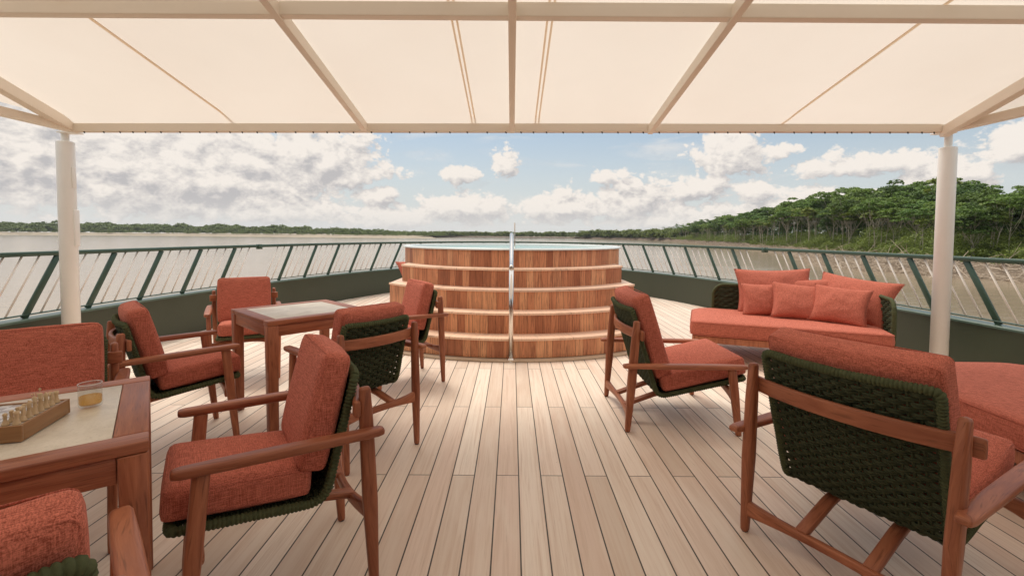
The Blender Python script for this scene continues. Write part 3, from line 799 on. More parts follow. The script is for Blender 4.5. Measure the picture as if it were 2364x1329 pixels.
def build_chair(P, label, cat):
    root = empty('armchair' if P['kind'] == 'D' else 'lounge_chair'); tag(root, label, cat)
    wk = np.array(P['wk']); wt = np.array(P['wt']); wf = np.array(P['wf'])
    back = np.array([0, wt[1] - wk[1], wt[2] - wk[2]]); Lb = np.linalg.norm(back); d = back / Lb; n = np.array([0, d[2], -d[1]])
    seat = np.array([0, wf[1] - wk[1], wf[2] - wk[2]]); Ls = np.linalg.norm(seat); e = seat / Ls; mm = np.array([0, -e[2], e[1]])
    X = np.array([1., 0, 0])
    bow = P['bow']
    # profile of the sling: from the top of the back over the knee to the seat front
    fr = .055; kp = np.array([0, wk[1], wk[2]])
    prof = []
    for t in np.linspace(1, fr / Lb, 40): prof.append((kp + d * Lb * t, n, t))
    for a in np.linspace(0, 1, 8)[1:-1]:
        p = (1 - a) ** 2 * (kp + d * fr) + 2 * a * (1 - a) * kp + a * a * (kp + e * fr); nn = n * (1 - a) + mm * a
        prof.append((p, nn / np.linalg.norm(nn), 0))
    for t in np.linspace(fr / Ls, 1, 30): prof.append((kp + e * Ls * t, mm, 0))
    PP = np.array([p for p, _, _ in prof]); NN = np.array([q for _, q, _ in prof]); TT = np.array([t for _, _, t in prof])
    cl = np.r_[0, np.cumsum(np.linalg.norm(np.diff(PP, axis=0), axis=1))]
    def width_at(s):
        f = s / cl[-1]; L1 = Lb / cl[-1]
        return np.interp(f, [0, L1, 1], [wt[0], wk[0], wf[0]])
    def surf(s, u):
        """u in -1..1; bows rearwards in the middle of the back"""
        p = np.array([np.interp(s, cl, PP[:, i]) for i in range(3)]); q = np.array([np.interp(s, cl, NN[:, i]) for i in range(3)])
        t = np.interp(s, cl, TT)
        p = p + X * u * width_at(s) - q * bow * (t ** .8) * (1 - u * u)
        return p, q
    # rope wrapped tube round the edge
    m = MB(); path = []
    S = np.linspace(0, cl[-1], 90)
    side_l = [surf(s, -1)[0] for s in S]; side_r = [surf(s, 1)[0] for s in S]
    top = [surf(0, u)[0] for u in np.linspace(-1, 1, 24)]; bot = [surf(cl[-1], u)[0] for u in np.linspace(1, -1, 24)]
    loop = top[:-1] + side_r[:-1] + bot[:-1] + side_l[::-1]
    # round the corners a little by smoothing
    LP = np.array(loop)
    for _ in range(3): LP = np.vstack([LP[:1] * .5 + .25 * (LP[-2] + LP[1]), LP[1:-1] * .5 + .25 * (LP[:-2] + LP[2:]), LP[-1:] * .5 + .25 * (LP[-2] + LP[1])])
    sl = np.r_[0, np.cumsum(np.linalg.norm(np.diff(LP, axis=0), axis=1))]
    pitch = P['wrap']; ns = int(sl[-1] / pitch * 6)
    ss = np.linspace(0, sl[-1], ns + 1); pts = np.stack([np.interp(ss, sl, LP[:, i]) for i in range(3)], 1)
    rr = P['tube'] * (.78 + .38 * np.abs(np.sin(ss / pitch * math.pi)) ** .6 + .04 * np.sin(ss * 37))
    m.tube(pts, rr, 10); m.build('rope_frame', M_ROPE, root)
    # woven strands across
    m = MB(); nw = P['warps']; rp = P['row']; s = .018; row = 0; rr = rp * .56
    while s < cl[-1] - .012:
        ph = (row // 2) % 2; nu = nw * 5; C = []
        for i in range(nu + 1):
            u = -1 + 2 * i / nu; p, q = surf(s, u * .985)
            a = math.sin((u + 1) / 2 * nw * math.pi + (math.pi if ph else 0))
            C.append(p + q * (a * P['amp'] * (1 if abs(u) < .99 else 0)) + np.array([0, 0, 0]))
        m.tube(C, rr, 6); s += rp * (1.0 + (.06 if row % 2 else 0)); row += 1
    m.build('woven_sling', M_ROPE_D, root)
    m = MB()
    for k in range(nw):
        u = -1 + 2 * (k + .5) / nw
        m.tube([surf(s, u)[0] for s in np.linspace(.01, cl[-1] - .01, 50)], .005, 6)
    m.build('warp_cords', M_ROPE_D, root)
    # wooden frame
    rb, rt, fb, af, ar = (np.array(P[k]) for k in ('rb', 'rt', 'fb', 'af', 'ar'))
    q = P['fat']
    for sg in (-1, 1):
        fl = np.array([sg, 1, 1.])
        m = MB(); a = rb * fl; b = rt * fl
        m.beam([a, a + (b - a) * .06, a + (b - a) * .45, a + (b - a) * .8, b], [(.014 * q, .016 * q), (.0155 * q, .0175 * q), (.021 * q, .027 * q), (.019 * q, .025 * q), (.015 * q, .020 * q)], X, 3.2, 18, .7)
        leg = m.build('leg', M_TEAK, root)
        m = MB(); m.lathe([(0, 0), (.012, 0), (.012, .008)], (a[0], a[1], .0), 10); m.build('foot_glide', M_DARK, leg)
        m = MB(); a = fb * fl; zt = np.interp(.9, [0, 1], [ar[2], af[2]]) - .01
        b = np.array([sg * (af[0] - .004), P['fty'], zt])
        m.beam([a, a + (b - a) * .06, a + (b - a) * .6, b], [(.014 * q, .016 * q), (.0155 * q, .0175 * q), (.019 * q, .025 * q), (.017 * q, .024 * q)], X, 3.2, 18, .4)
        leg = m.build('leg', M_TEAK, root)
        m = MB(); m.lathe([(0, 0), (.012, 0), (.012, .008)], (a[0], a[1], .0), 10); m.build('foot_glide', M_DARK, leg)
        m = MB(); a = ar * fl; b = af * fl
        m.beam([a, a + (b - a) * .04, a + (b - a) * .35, a + (b - a) * .75, a + (b - a) * .96, b], [(.020 * q, .0125), (.024 * q, .0145), (.028 * q, .016), (.028 * q, .016), (.025 * q, .0145), (.021 * q, .0125)], X, 3.6, 18, .6)
        m.build('armrest', M_TEAK, root)
    # curved back rail in front of the rear legs
    zr = P['railz']; yl = np.interp(zr, [rb[2], rt[2]], [rb[1], rt[1]]) ; xl = np.interp(zr, [0, rt[2]], [rb[0], rt[0]])
    pts = []
    for u in np.linspace(-1.13, 1.13, 21):
        uu = min(1, abs(u)); pts.append((u * xl, yl + .034 - P['railbow'] * (1 - uu ** 2.2), zr))
    m = MB(); m.beam(pts, (P['railh'], .0105), (0, 0, 1), 6, 16, .5); m.build('back_rail', M_TEAK, root)
    # lower rear stretcher, swelling at the legs
    zs = P['strz']; xs_ = np.interp(zs, [0, rt[2]], [rb[0], rt[0]]); ys_ = np.interp(zs, [0, rt[2]], [rb[1], rt[1]])
    pts = []; wd = []
    for u in np.linspace(-1, 1, 17):
        f = abs(u) ** 3; pts.append((u * xs_ * .97, ys_ + .03 * (1 - u * u), zs - .012 * (1 - f))); wd.append((.017 + .016 * f, .014 + .003 * f))
    m = MB(); m.beam(pts, wd, (0, 0, 1), 4, 16, .2); m.build('rear_stretcher', M_TEAK, root)
    # front stretcher under the seat
    yf = P['fty'] + .012; us = (yf - wk[1]) / seat[1]; zf = wk[2] + seat[2] * us - .035
    pts = []; wd = []
    for u in np.linspace(-1, 1, 17):
        f = abs(u) ** 3; pts.append((u * fb[0] * .97, yf, zf - .035 * f)); wd.append((.015 + .02 * f, .013 + .003 * f))
    m = MB(); m.beam(pts, wd, (0, 0, 1), 4, 16, .2); m.build('front_stretcher', M_TEAK, root)
    for sg in (-1, 1):
        m = MB(); xo = sg * P['barx']
        k1 = np.array([xo, wk[1] + .02, wk[2] - .034]); m.beam([(xo, ys_ + .025, zs + .0), k1, (xo, yf, zf + .004)], (.022 * q, .013), X, 5, 14, .3)
        m.build('support_bar', M_TEAK, root)
    # cushions
    tS = P['ts']; L = Ls - .02; hs = (wf[0] * .98, L / 2, tS / 2)
    V, F = cushion(hs, .024, P['bulge'], seed=3)
    o = kp + e * (L / 2 + .045) + mm * (tS / 2 + .022)
    m = MB(); m.add(frame_pts(V, o, X, e, mm), F); sc = m.build('seat_cushion', M_FAB, root)
    m = MB()
    for z in (-1, 1): m.tube(frame_pts(seam_path(hs, .024, z * (tS / 2 - .010), .0045), o, X, e, mm), .0022, 5)
    m.build('piping', M_FAB, sc)
    tB = P['tb']; b0 = tS * .80 + .02; L = Lb + P['over'] - b0; hb = (wt[0] * 1.0, L / 2, tB / 2)
    V, F = cushion(hb, .026, P['bulge'] * .9, seed=9)
    V = [np.array([p[0], p[1], p[2] - bow * .75 * (1 - (p[0] / hb[0]) ** 2) * (.3 + .7 * (p[1] / hb[1] * .5 + .5))]) for p in V]
    o = kp + d * (b0 + L / 2) + n * (tB / 2 + .022)
    m = MB(); m.add(frame_pts(V, o, X, d, n), F); bc = m.build('back_cushion', M_FAB, root)
    m = MB()
    for z in (-1, 1):
        sp = [np.array(p) for p in seam_path(hb, .026, z * (tB / 2 - .010), .005)]
        sp = [np.array([p[0], p[1], p[2] - bow * .75 * (1 - (p[0] / hb[0]) ** 2) * (.3 + .7 * (p[1] / hb[1] * .5 + .5))]) for p in sp]
        m.tube(frame_pts(sp, o, X, d, n), .0022, 5)
    m.build('piping', M_FAB, bc)
    return root

LOUNGE = dict(kind='L', rb=(.326, 0, 0), rt=(.337, .046, .712), fb=(.377, .685, 0), af=(.357, .735, .427), ar=(.365, -.043, .433),
              wt=(.282, .03, .775), wk=(.272, .205, .205), wf=(.29, .762, .335), bow=.030, wrap=.0120, tube=.0145, warps=17, row=.0094, amp=.0066,
              fat=1.05, fty=.645, railz=.622, railh=.031, railbow=.062, strz=.10, barx=.115, ts=.115, tb=.115, over=.065, bulge=.018)
DINING = dict(kind='D', rb=(.232, 0, 0), rt=(.242, .033, .728), fb=(.245, .555, 0), af=(.262, .572, .581), ar=(.276, -.022, .577),
              wt=(.207, .055, .762), wk=(.198, .155, .345), wf=(.196, .582, .385), bow=.022, wrap=.0120, tube=.0138, warps=12, row=.0094, amp=.0066,
              fat=.95, fty=.50, railz=.662, railh=.028, railbow=.05, strz=.285, barx=.085, ts=.098, tb=.095, over=.062, bulge=.016)
lc = build_chair(LOUNGE, 'wide low coral lounge chair in the near right corner, woven back towards the viewer', 'lounge chair')
GL = 'low coral lounge chairs with woven green backs'; GD = 'coral cushioned armchairs at the tables'
lc.location = (1.158, 1.645, 0); lc.rotation_euler.z = -1.054; lc['group'] = GL
c2 = copy_tree(lc); c2.location = (.741, 3.243, 0); c2.rotation_euler.z = -1.566
c2['label'] = 'coral lounge chair standing sideways between the hot tub steps and the daybed'
dc = build_chair(DINING, 'coral armchair in profile at the near corner of the chess table', 'armchair'); dc['group'] = GD
spots = [(-.608, 1.79, 2.16, None), (-.704, 2.544, .90, 'coral armchair with its woven green back turned to the viewer, at the empty table'),
         (-.703, 4.097, 2.15, 'coral armchair at the empty table, in front of the hot tub steps'),
         (-2.497, 4.334, 3.66, 'coral armchair facing the viewer across the empty table, beside the bulwark'),
         (-2.205, 2.523, -.786, 'coral armchair seen from its side between the chess table and the empty table'),
         (-2.09, 2.06, 3.80, 'coral armchair facing the viewer behind the chess table'),
         (-.748, .492, .735, 'coral armchair cut off at the bottom left corner, back to the viewer')]
for i, (x, y, a, lab) in enumerate(spots):
    o = dc if i == 0 else copy_tree(dc)
    o.location = (x, y, 0); o.rotation_euler.z = a
    if lab: o['label'] = lab

def build_table(label):
    root = empty('side_table'); tag(root, label, 'table', 'square teak tables with stone tops'); H = .714; S = .345
    for sx in (-1, 1):
        for sy in (-1, 1):
            m = MB(); m.beam([(sx * (S - .0325), sy * (S - .0325), 0), (sx * (S - .0325), sy * (S - .0325), H - .031)], [(.028, .028), (.0325, .0325)], (1, 0, 0), 9, 16, .1)
            m.build('leg', M_TEAK, root)
    for k in range(4):
        a = k * math.pi / 2; c, s = math.cos(a), math.sin(a); rot = np.array([[c, -s, 0], [s, c, 0], [0, 0, 1]])
        m = MB(); p = rot @ np.array([0, -(S - .022), H - .031 - .034]); m.box(p, (S - .066, .012, .034), .002, rot); m.build('apron', M_TEAK, root)
        m = MB(); L = S if k % 2 == 0 else S - .076
        p = rot @ np.array([0, -(S - .0375), H - .0145]); m.box(p, (L, .0375, .0145), .004, rot); m.build('top_rail', M_TEAK, root)
    m = MB(); m.box((0, 0, H - .0145), (S - .0765, S - .0765, .0125), .001); m.build('stone_inlay', M_STONE, root)
    return root
t1 = build_table('empty square teak table with a pale stone top, second from the viewer')
t1.location = (-1.468 + .345 * math.cos(.823) - .345 * math.sin(.823), 2.783 + .345 * math.sin(.823) + .345 * math.cos(.823), 0); t1.rotation_euler.z = .823
t2 = copy_tree(t1); t2['label'] = 'near square teak table carrying the chess board and the whisky glass'
A2 = .657
ux = np.array([-math.sin(A2), math.cos(A2)]); uy = np.array([-math.cos(A2), -math.sin(A2)])
ctr = np.array([-.94, 1.188]) + ux * .335 + uy * .345
t2.location = (ctr[0], ctr[1], 0); t2.rotation_euler.z = A2

# chess set
bdx = Vector((-.95, -.30, 0)).normalized(); bdy = Vector((-.30, .95, 0)).normalized(); bdy = (bdy - bdx * bdx.dot(bdy)).normalized()
BS = .205; corner = Vector((-1.245, 1.165, 0)); bc = corner + bdx * BS / 2 + bdy * BS / 2
ang = math.atan2(-bdx.y, -bdx.x)              # local +x = towards the viewer's right edge
board = empty('chess_board', (bc.x, bc.y, .7145), ang); tag(board, 'wooden box chess board lying on the near table', 'chess board')
h = BS / 2; ht = .042
for k in range(4):
    a = k * math.pi / 2; c, s = math.cos(a), math.sin(a); rot = np.array([[c, -s, 0], [s, c, 0], [0, 0, 1]])
    m = MB(); m.box(rot @ np.array([0, -(h - .004), ht / 2]), (h if k % 2 == 0 else h - .0082, .004, ht / 2), .0015, rot); m.build('side_panel', M_BOARDBOX, board)
m = MB(); z = ht - .003; m.add([(-h + .008, -h + .008, z), (h - .008, -h + .008, z), (h - .008, h - .008, z), (-h + .008, h - .008, z)], [(0, 1, 2, 3)], [(0, 0), (1, 0), (1, 1), (0, 1)])
m.build('playing_field', M_CHECK, board, False)
base = [(0, 0), (.0088, 0), (.0092, .003), (.0075, .0055), (.0068, .008)]
profs = {'pawn': base + [(.0042, .014), (.0036, .019), (.0058, .021), (.0035, .023), (.0054, .027), (.0052, .031), (.003, .0335), (0, .034)],
         'rook': base + [(.0048, .016), (.0046, .026), (.0066, .029), (.0066, .036), (.0048, .036), (.0045, .033), (0, .033)],
         'knight': base + [(.0055, .013), (.0045, .016), (0, .017)],
         'bishop': base + [(.0044, .018), (.0036, .028), (.0062, .030), (.0038, .032), (.0056, .037), (.0046, .043), (.0018, .047), (.0022, .049), (0, .050)],
         'queen': base + [(.005, .02), (.0038, .034), (.0068, .037), (.004, .039), (.0064, .050), (.0045, .051), (.0022, .053), (.0024, .055), (0, .0565)],
         'king': base + [(.0052, .02), (.004, .036), (.007, .039), (.0044, .041), (.0066, .052), (.0035, .055), (0, .056)]}
def piece(kind, fx, fy, mat, label, sc=.92):
    p = board.matrix_basis @ Vector((fx, fy, ht - .0026))
    m = MB(); m.lathe([(r * sc, z * sc) for r, z in profs[kind]], (0, 0, 0), 16)
    if kind == 'knight':
        m.beam([(0, .001, .014), (0, .003, .024), (0, .001, .034), (0, -.004, .037), (0, -.009, .031)], [(.0045, .006), (.004, .0058), (.0038, .0062), (.0034, .005), (.0026, .003)], (1, 0, 0), 2.5, 10, .3)
    if kind == 'king': m.box((0, 0, .060), (.0011, .0011, .005), .0004); m.box((0, 0, .061), (.0036, .0010, .0011), .0004)
    if kind == 'queen':
        for i in range(6): m.box((.0055 * math.cos(i * 1.05), .0055 * math.sin(i * 1.05), .0545), (.001, .001, .002), .0003)
    o = m.build('chess_' + kind, mat); o.location = p; o.rotation_euler.z = ang
    tag(o, label, 'chess piece', 'chess pieces standing on the board')
sq = (BS - .02) / 8
order = ['rook', 'knight', 'bishop', 'queen', 'king', 'bishop', 'knight', 'rook']
nth = ['nearest the viewer', 'second from the near edge', 'third from the near edge', 'fourth from the near edge', 'fourth from the far edge', 'third from the far edge', 'second from the far edge', 'at the far edge']
for i, kd in enumerate(order):
    y = (i - 3.5) * sq
    piece(kd, 3.5 * sq, y, M_PALE, f'pale wooden chess {kd} in the outer row, {nth[i]}')
    piece('pawn', 2.5 * sq, y, M_PALE, f'pale wooden chess pawn in the inner row, {nth[i]}')
    if i in (5, 6, 7): piece('pawn', -2.5 * sq, y, M_DARKPIECE, f'dark wooden chess pawn across the board, {nth[i]}')

# whisky glass
gl = empty('whisky_glass', (-1.292, 1.41, .7145)); gl.scale = (.88, .88, .9); tag(gl, 'ribbed whisky tumbler with amber drink standing on the near table', 'glass')
k = 72; V = []; F = []
profo = [(.026, .0), (.0315, .003), (.033, .012), (.033, .078), (.0325, .080), (.0318, .078), (.0310, .014), (.028, .009), (.0005, .008)]
for r, z in profo:
    for i in range(k):
        rr = r * (1 + (.010 * (1 if i % 2 else -1) if .010 < z < .066 and r > .032 else 0)); V.append((rr * math.cos(i / k * 2 * math.pi), rr * math.sin(i / k * 2 * math.pi), z))
for j in range(len(profo) - 1):
    for i in range(k): F.append((j * k + i, j * k + (i + 1) % k, (j + 1) * k + (i + 1) % k, (j + 1) * k + i))
F.append(tuple(range(k))[::-1]); F.append(tuple((len(profo) - 1) * k + i for i in range(k)))
mesh_obj('tumbler', V, F, M_GLASS, gl, True)
m = MB(); m.lathe([(.0005, .0083), (.0278, .0093), (.0309, .0145), (.0313, .036), (.0005, .036)], (0, 0, 0), 48); m.build('drink', M_WHISKY, gl)
m = MB(); m.tube([(.0324 * math.cos(a), .0324 * math.sin(a), .0795) for a in np.linspace(0, 2 * math.pi, 49)], .0011, 6); m.build('rim_glint', M_RIM_GLINT, gl)  # pale ring added as the glint on the lip

# daybeds with woven corner backs
def throw(w, hgt, t, seed=0):
    n = 26; V = []; F = []; idx = {}
    for side in (1, -1):
        for j in range(n + 1):
            for i in range(n + 1):
                u = -1 + 2 * i / n; v = -1 + 2 * j / n
                edge = i in (0, n) or j in (0, n)
                if side < 0 and edge: idx[(side, i, j)] = idx[(1, i, j)]; continue
                th = ((1 - u * u) * (1 - v * v))
                x = w * u * (1 - .10 * (1 - v * v)); y = hgt * v * (1 - .10 * (1 - u * u))
                z = side * t * max(0, th) ** .42
                q = Vector((x * 6, y * 6, side * 3 + seed)); z += mnoise.noise(q) * .010 * th ** .3 + side * mnoise.noise(q * 2.7) * .006 * th ** .3
                y -= .02 * (1 - abs(v)) * (1 - u * u) 
                idx[(side, i, j)] = len(V); V.append((x, y, z))
    for side in (1, -1):
        for j in range(n):
            for i in range(n):
                f = (idx[(side, i, j)], idx[(side, i + 1, j)], idx[(side, i + 1, j + 1)], idx[(side, i, j + 1)])
                F.append(f if side > 0 else f[::-1])
    per = [V[idx[(1, i, 0)]] for i in range(n)] + [V[idx[(1, n, j)]] for j in range(n)] + [V[idx[(1, n - i, n)]] for i in range(n)] + [V[idx[(1, 0, n - j)]] for j in range(n + 1)]
    return V, F, per
def put_pillow(M, w, h, t, lx, ly, lz, lean, yaw, roll, label, seed):
    """M: daybed matrix; pillow stands on local point, leaning back"""
    V, F, per = throw(w / 2, h / 2, t / 2, seed)
    o = mesh_obj('throw_pillow', V, F, M_FAB, None, True)
    m = MB(); m.tube(per, .0035, 6); m.build('edge_piping', M_FAB, o)
    Rm = Matrix.Rotation(R(yaw), 4, 'Z') @ Matrix.Rotation(R(90 - lean), 4, 'X') @ Matrix.Rotation(R(roll), 4, 'Z')
    Rm = Matrix.Rotation(0, 4, 'Z') @ Rm
    o.matrix_world = M @ Matrix.Translation((lx, ly, lz)) @ Rm @ Matrix.Translation((0, h / 2 * .97, 0))
    tag(o, label, 'pillow', 'coral pillows on the daybeds')
    return o
def rounded_plan(w, d, rads, n=10):
    """outline, front edge on y=0; rads = (front left, front right, back right, back left)"""
    P = []
    for (cx, cy, a0), r in zip(((-w, 0, 180), (w, 0, 270), (w, d, 0), (-w, d, 90)), rads):
        ox = cx + (r if cx < 0 else -r); oy = cy + (r if cy <= 0 else -r)
        for a in np.linspace(a0, a0 + 90, n): P.append((ox + r * math.cos(R(a)), oy + r * math.sin(R(a))))
    return P
def build_daybed(loc, rz, label, W=.83, D=1.02, xl=-.62):
    root = empty('daybed', loc, rz); tag(root, label, 'daybed', 'coral daybeds with woven backs')
    plan = rounded_plan(W, D, (.07, .05, .35, .22))
    def slab(P, z0, z1, r, crown=0.0):
        V = []; F = []; k = len(P); c = np.mean(P, axis=0); rings = []
        zz = [(z0, -r), (z0 + r * .3, -r * .3), (z0 + r, 0), ((z0 + z1) / 2, .006 if crown else 0), (z1 - r, 0), (z1 - r * .3, -r * .3), (z1, -r)]
        if crown: zz += [(z1 + crown * .5, -r - .12), (z1 + crown, -r - .3)]
        for z, off in zz:
            for p in P:
                dv = np.array(p) - c; L = np.linalg.norm(dv); V.append((*(c + dv * (1 + off / L)), z))
        for j in range(len(zz) - 1):
            for i in range(k): F.append((j * k + i, j * k + (i + 1) % k, (j + 1) * k + (i + 1) % k, (j + 1) * k + i))
        F.append(tuple(range(k))[::-1]); F.append(tuple((len(zz) - 1) * k + i for i in range(k)))
        m = MB(); m.add(V, F, [(v[0] * .8 + v[1], v[1] * .3 + v[2]) for v in V]); return m
    mt = slab(plan, .262, .405, .028, .012).build('mattress', M_FAB, root)
    m = MB()
    for z in (.272, .392): m.tube([(p[0], p[1], z) for p in plan + plan[:1]], .003, 5)
    m.build('piping', M_FAB, mt)
    fp = rounded_plan(W - .02, D - .02, (.06, .05, .33, .2)); slab([(x, y + .012) for x, y in fp], .195, .258, .006).build('base_frame', M_TEAK, root)
    for x, y in ((-W + .12, .1), (W - .12, .1), (W - .25, D - .2), (-W + .22, D - .14)):
        m = MB(); m.beam([(x, y, 0), (x, y, .2)], [(.016, .016), (.024, .024)], (1, 0, 0), 3, 14, .2); m.build('leg', M_TEAK, root)
    # backrest path: along the back, round the right corner, forward along the right side
    r = .36; P = [(xl, D + .015)] + [(x, D + .02) for x in np.linspace(xl + .05, W + .03 - r, 20)]
    for a in np.linspace(90, 0, 14)[1:]: P.append((W + .03 - r + r * math.cos(R(a)), D + .02 - r + r * math.sin(R(a))))
    P += [(W + .03, y) for y in np.linspace(D - r, .16, 12)]
    P = np.array(P); sl = np.r_[0, np.cumsum(np.linalg.norm(np.diff(P, axis=0), axis=1))]; T = sl[-1]
    def pt(s):
        p = np.array([np.interp(s, sl, P[:, i]) for i in (0, 1)]); q = np.array([np.interp(s + .01, sl, P[:, i]) - np.interp(s - .01, sl, P[:, i]) for i in (0, 1)]); q /= np.linalg.norm(q)
        return p, np.array([-q[1], q[0]])
    def ztop(s):
        a = min(s, T - s); return .68 - .085 * max(0, 1 - a / .11) ** 2.2
    m = MB(); rows = 33; nw = int(T / .052)
    for rI in range(rows):
        C = []; nu = nw * 4; ph = (rI // 2) % 2; f = rI / (rows - 1)
        for i in range(nu + 1):
            s = .01 + (T - .02) * i / nu; p, q = pt(s); z = .20 + (ztop(s) - .20) * f
            a = math.sin(i / 4 * math.pi + (math.pi if ph else 0)) * .007
            C.append((p[0] + q[0] * a, p[1] + q[1] * a, z))
        m.tube(C, .0078, 6)
    m.build('woven_back', M_ROPE_D, root)
    m = MB(); L = [(*pt(.0)[0], z) for z in np.linspace(.2, ztop(0) - .02, 10)] + [(*pt(s)[0], ztop(s)) for s in np.linspace(.012, T - .012, 90)] + [(*pt(T)[0], z) for z in np.linspace(ztop(T) - .02, .2, 10)]
    L = np.array(L); s2 = np.r_[0, np.cumsum(np.linalg.norm(np.diff(L, axis=0), axis=1))]; ss = np.linspace(0, s2[-1], int(s2[-1] / .0125 * 4)); 
    m.tube(np.stack([np.interp(ss, s2, L[:, i]) for i in range(3)], 1), .0165 * (1 + .15 * np.abs(np.sin(ss / .0125 * math.pi))), 10); m.build('rope_rim', M_ROPE, root)
    return root
def mat_of(o): return Matrix.Translation(o.location) @ o.rotation_euler.to_matrix().to_4x4()
d1 = build_daybed((2.545, 4.285, 0), math.atan2(-.374, .927), 'coral daybed with woven back piled with pillows, beside the right canopy post', .83, 1.0, -.60)
d2 = build_daybed((2.36, 2.36, 0), -math.pi / 2 - .03, 'coral daybed cut off by the right edge, in front of the canopy post', .82, 1.12, -.30)
d3 = build_daybed((-1.02, 8.0, 0), 0.15, 'coral daybed mostly hidden behind the hot tub on the left', .83, .95, -.6)
Mx = mat_of(d1)
put_pillow(Mx, .76, .52, .20, .02, .80, .41, 22, 4, 2, 'large coral pillow at the left end of the daybed, behind the small ones', 1)
put_pillow(Mx, .74, .50, .20, .58, .62, .41, 30, -38, -6, 'large coral pillow in the right corner of the daybed, pointed corner up', 2)
put_pillow(Mx, .62, .42, .18, .40, .78, .41, 20, -4, 5, 'coral pillow half hidden between the large pillows at the middle of the daybed', 3)
put_pillow(Mx, .47, .37, .15, -.09, .57, .413, 26, 6, 1, 'small coral pillow in front of the large left pillow', 4)
put_pillow(Mx, .50, .41, .16, .18, .46, .413, 32, 3, -5, 'small coral pillow in the middle of the front row on the daybed', 5)
put_pillow(Mx, .48, .40, .16, .47, .36, .413, 30, -20, -4, 'small coral pillow leaning before the large right corner pillow', 6)
put_pillow(mat_of(d3), .6, .44, .18, -.61, .46, .405, 38, 38, 0, 'coral pillow peeking out behind the left side of the hot tub', 7)
# ------------------------------------------------------------------ river, banks and forest
ZW = -6.0
def rnd(a, b): return float(rng.uniform(a, b))
def disc(r, z, n=96): return [(r * math.cos(2 * math.pi * i / n), r * math.sin(2 * math.pi * i / n), z) for i in range(n)]
V = disc(2600, ZW); tag(mesh_obj('river', V, [tuple(range(len(V)))], M_RIVER), kind='structure')
# right bank: waterline polyline (x, y)
WL = np.array([(120, -160), (106, -40), (95, 40), (88, 70), (84.6, 79), (80, 87), (77.5, 104), (84, 125), (103, 166), (122, 222), (136, 285), (160, 390), (186, 531), (190, 700), (150, 860), (120, 930)], float)
wl_s = np.r_[0, np.cumsum(np.linalg.norm(np.diff(WL, axis=0), axis=1))]; WT = wl_s[-1]
FARS = [float(np.interp(166, WL[:, 1], wl_s)), float(np.interp(390, WL[:, 1], wl_s))]
def wl(s, off):
    fac = float(np.interp(s, FARS, [1, .22])); off = off * fac if off < 16 else off - 16 + 16 * fac     # the mud strip narrows far away
    p = np.array([np.interp(s, wl_s, WL[:, i]) for i in (0, 1)]); q = np.array([np.interp(s + 12, wl_s, WL[:, i]) - np.interp(s - 12, wl_s, WL[:, i]) for i in (0, 1)]); q /= np.linalg.norm(q)
    return p[0] + q[1] * off, p[1] - q[0] * off            # off > 0 = inland (right of the direction of travel)
def bank_z(off, s):
    b = np.interp(off, [-6, 0, 4, 9, 13, 16, 40, 120, 600], [-1.2, .02, .55, 1.1, 1.7, 2.5, 2.9, 3.4, 4.5])
    return ZW + b + (mnoise.noise(Vector((s * .06, off * .12, 0))) * .7 + mnoise.noise(Vector((s * .25, off * .4, 3))) * .35) * min(1, max(0, off + 1) / 8)
offs = [-6, -2, 0, 1.5, 3, 4.5, 6, 8, 10, 12, 14, 16, 19, 24, 32, 45, 70, 120, 250, 600]
ssn = np.linspace(0, WT, 420); V = []; F = []
for s in ssn:
    for o in offs:
        j = mnoise.noise(Vector((s * .08, 5, 1))) * 2.2; x, y = wl(s, o + (j if o < 30 else 0)); V.append((x, y, bank_z(o, s)))
k = len(offs)
for j in range(len(ssn) - 1):
    for i in range(k - 1): F.append((j * k + i, j * k + i + 1, (j + 1) * k + i + 1, (j + 1) * k + i))
tag(mesh_obj('river_bank', V, F, M_MUD, None, True), kind='structure')
# far shore: left bar with beach, and the distant bank closing the river
def shore(P, w, zt, name, mat):
    V = []; F = []; P = np.array(P, float)
    for i, p in enumerate(P):
        q = P[min(i + 1, len(P) - 1)] - P[max(i - 1, 0)]; q /= np.linalg.norm(q); nrm = np.array([-q[1], q[0]])
        for o, z in ((-4, ZW - .4), (0, ZW + .05), (w * .5, ZW + zt * .45), (w, ZW + zt), (w + 500, ZW + zt + 2)):
            V.append((p[0] + nrm[0] * o, p[1] + nrm[1] * o, z))
    for j in range(len(P) - 1):
        for i in range(4): F.append((j * 5 + i, j * 5 + i + 1, (j + 1) * 5 + i + 1, (j + 1) * 5 + i))
    return tag(mesh_obj(name, V, F, mat, None, True), kind='structure')
LS = [(-2200, 760), (-1500, 830), (-1010, 900), (-850, 915), (-680, 930), (-520, 880), (-374, 834), (-260, 800), (-170, 770), (-130, 800)]
shore(LS, 26, 2.6, 'sand_beach', M_SAND)
FS = [(-420, 1120), (-260, 1060), (-140, 1000), (0, 920), (120, 880), (200, 830), (300, 700)]
shore(FS, 2, .5, 'far_bank', M_MUD)

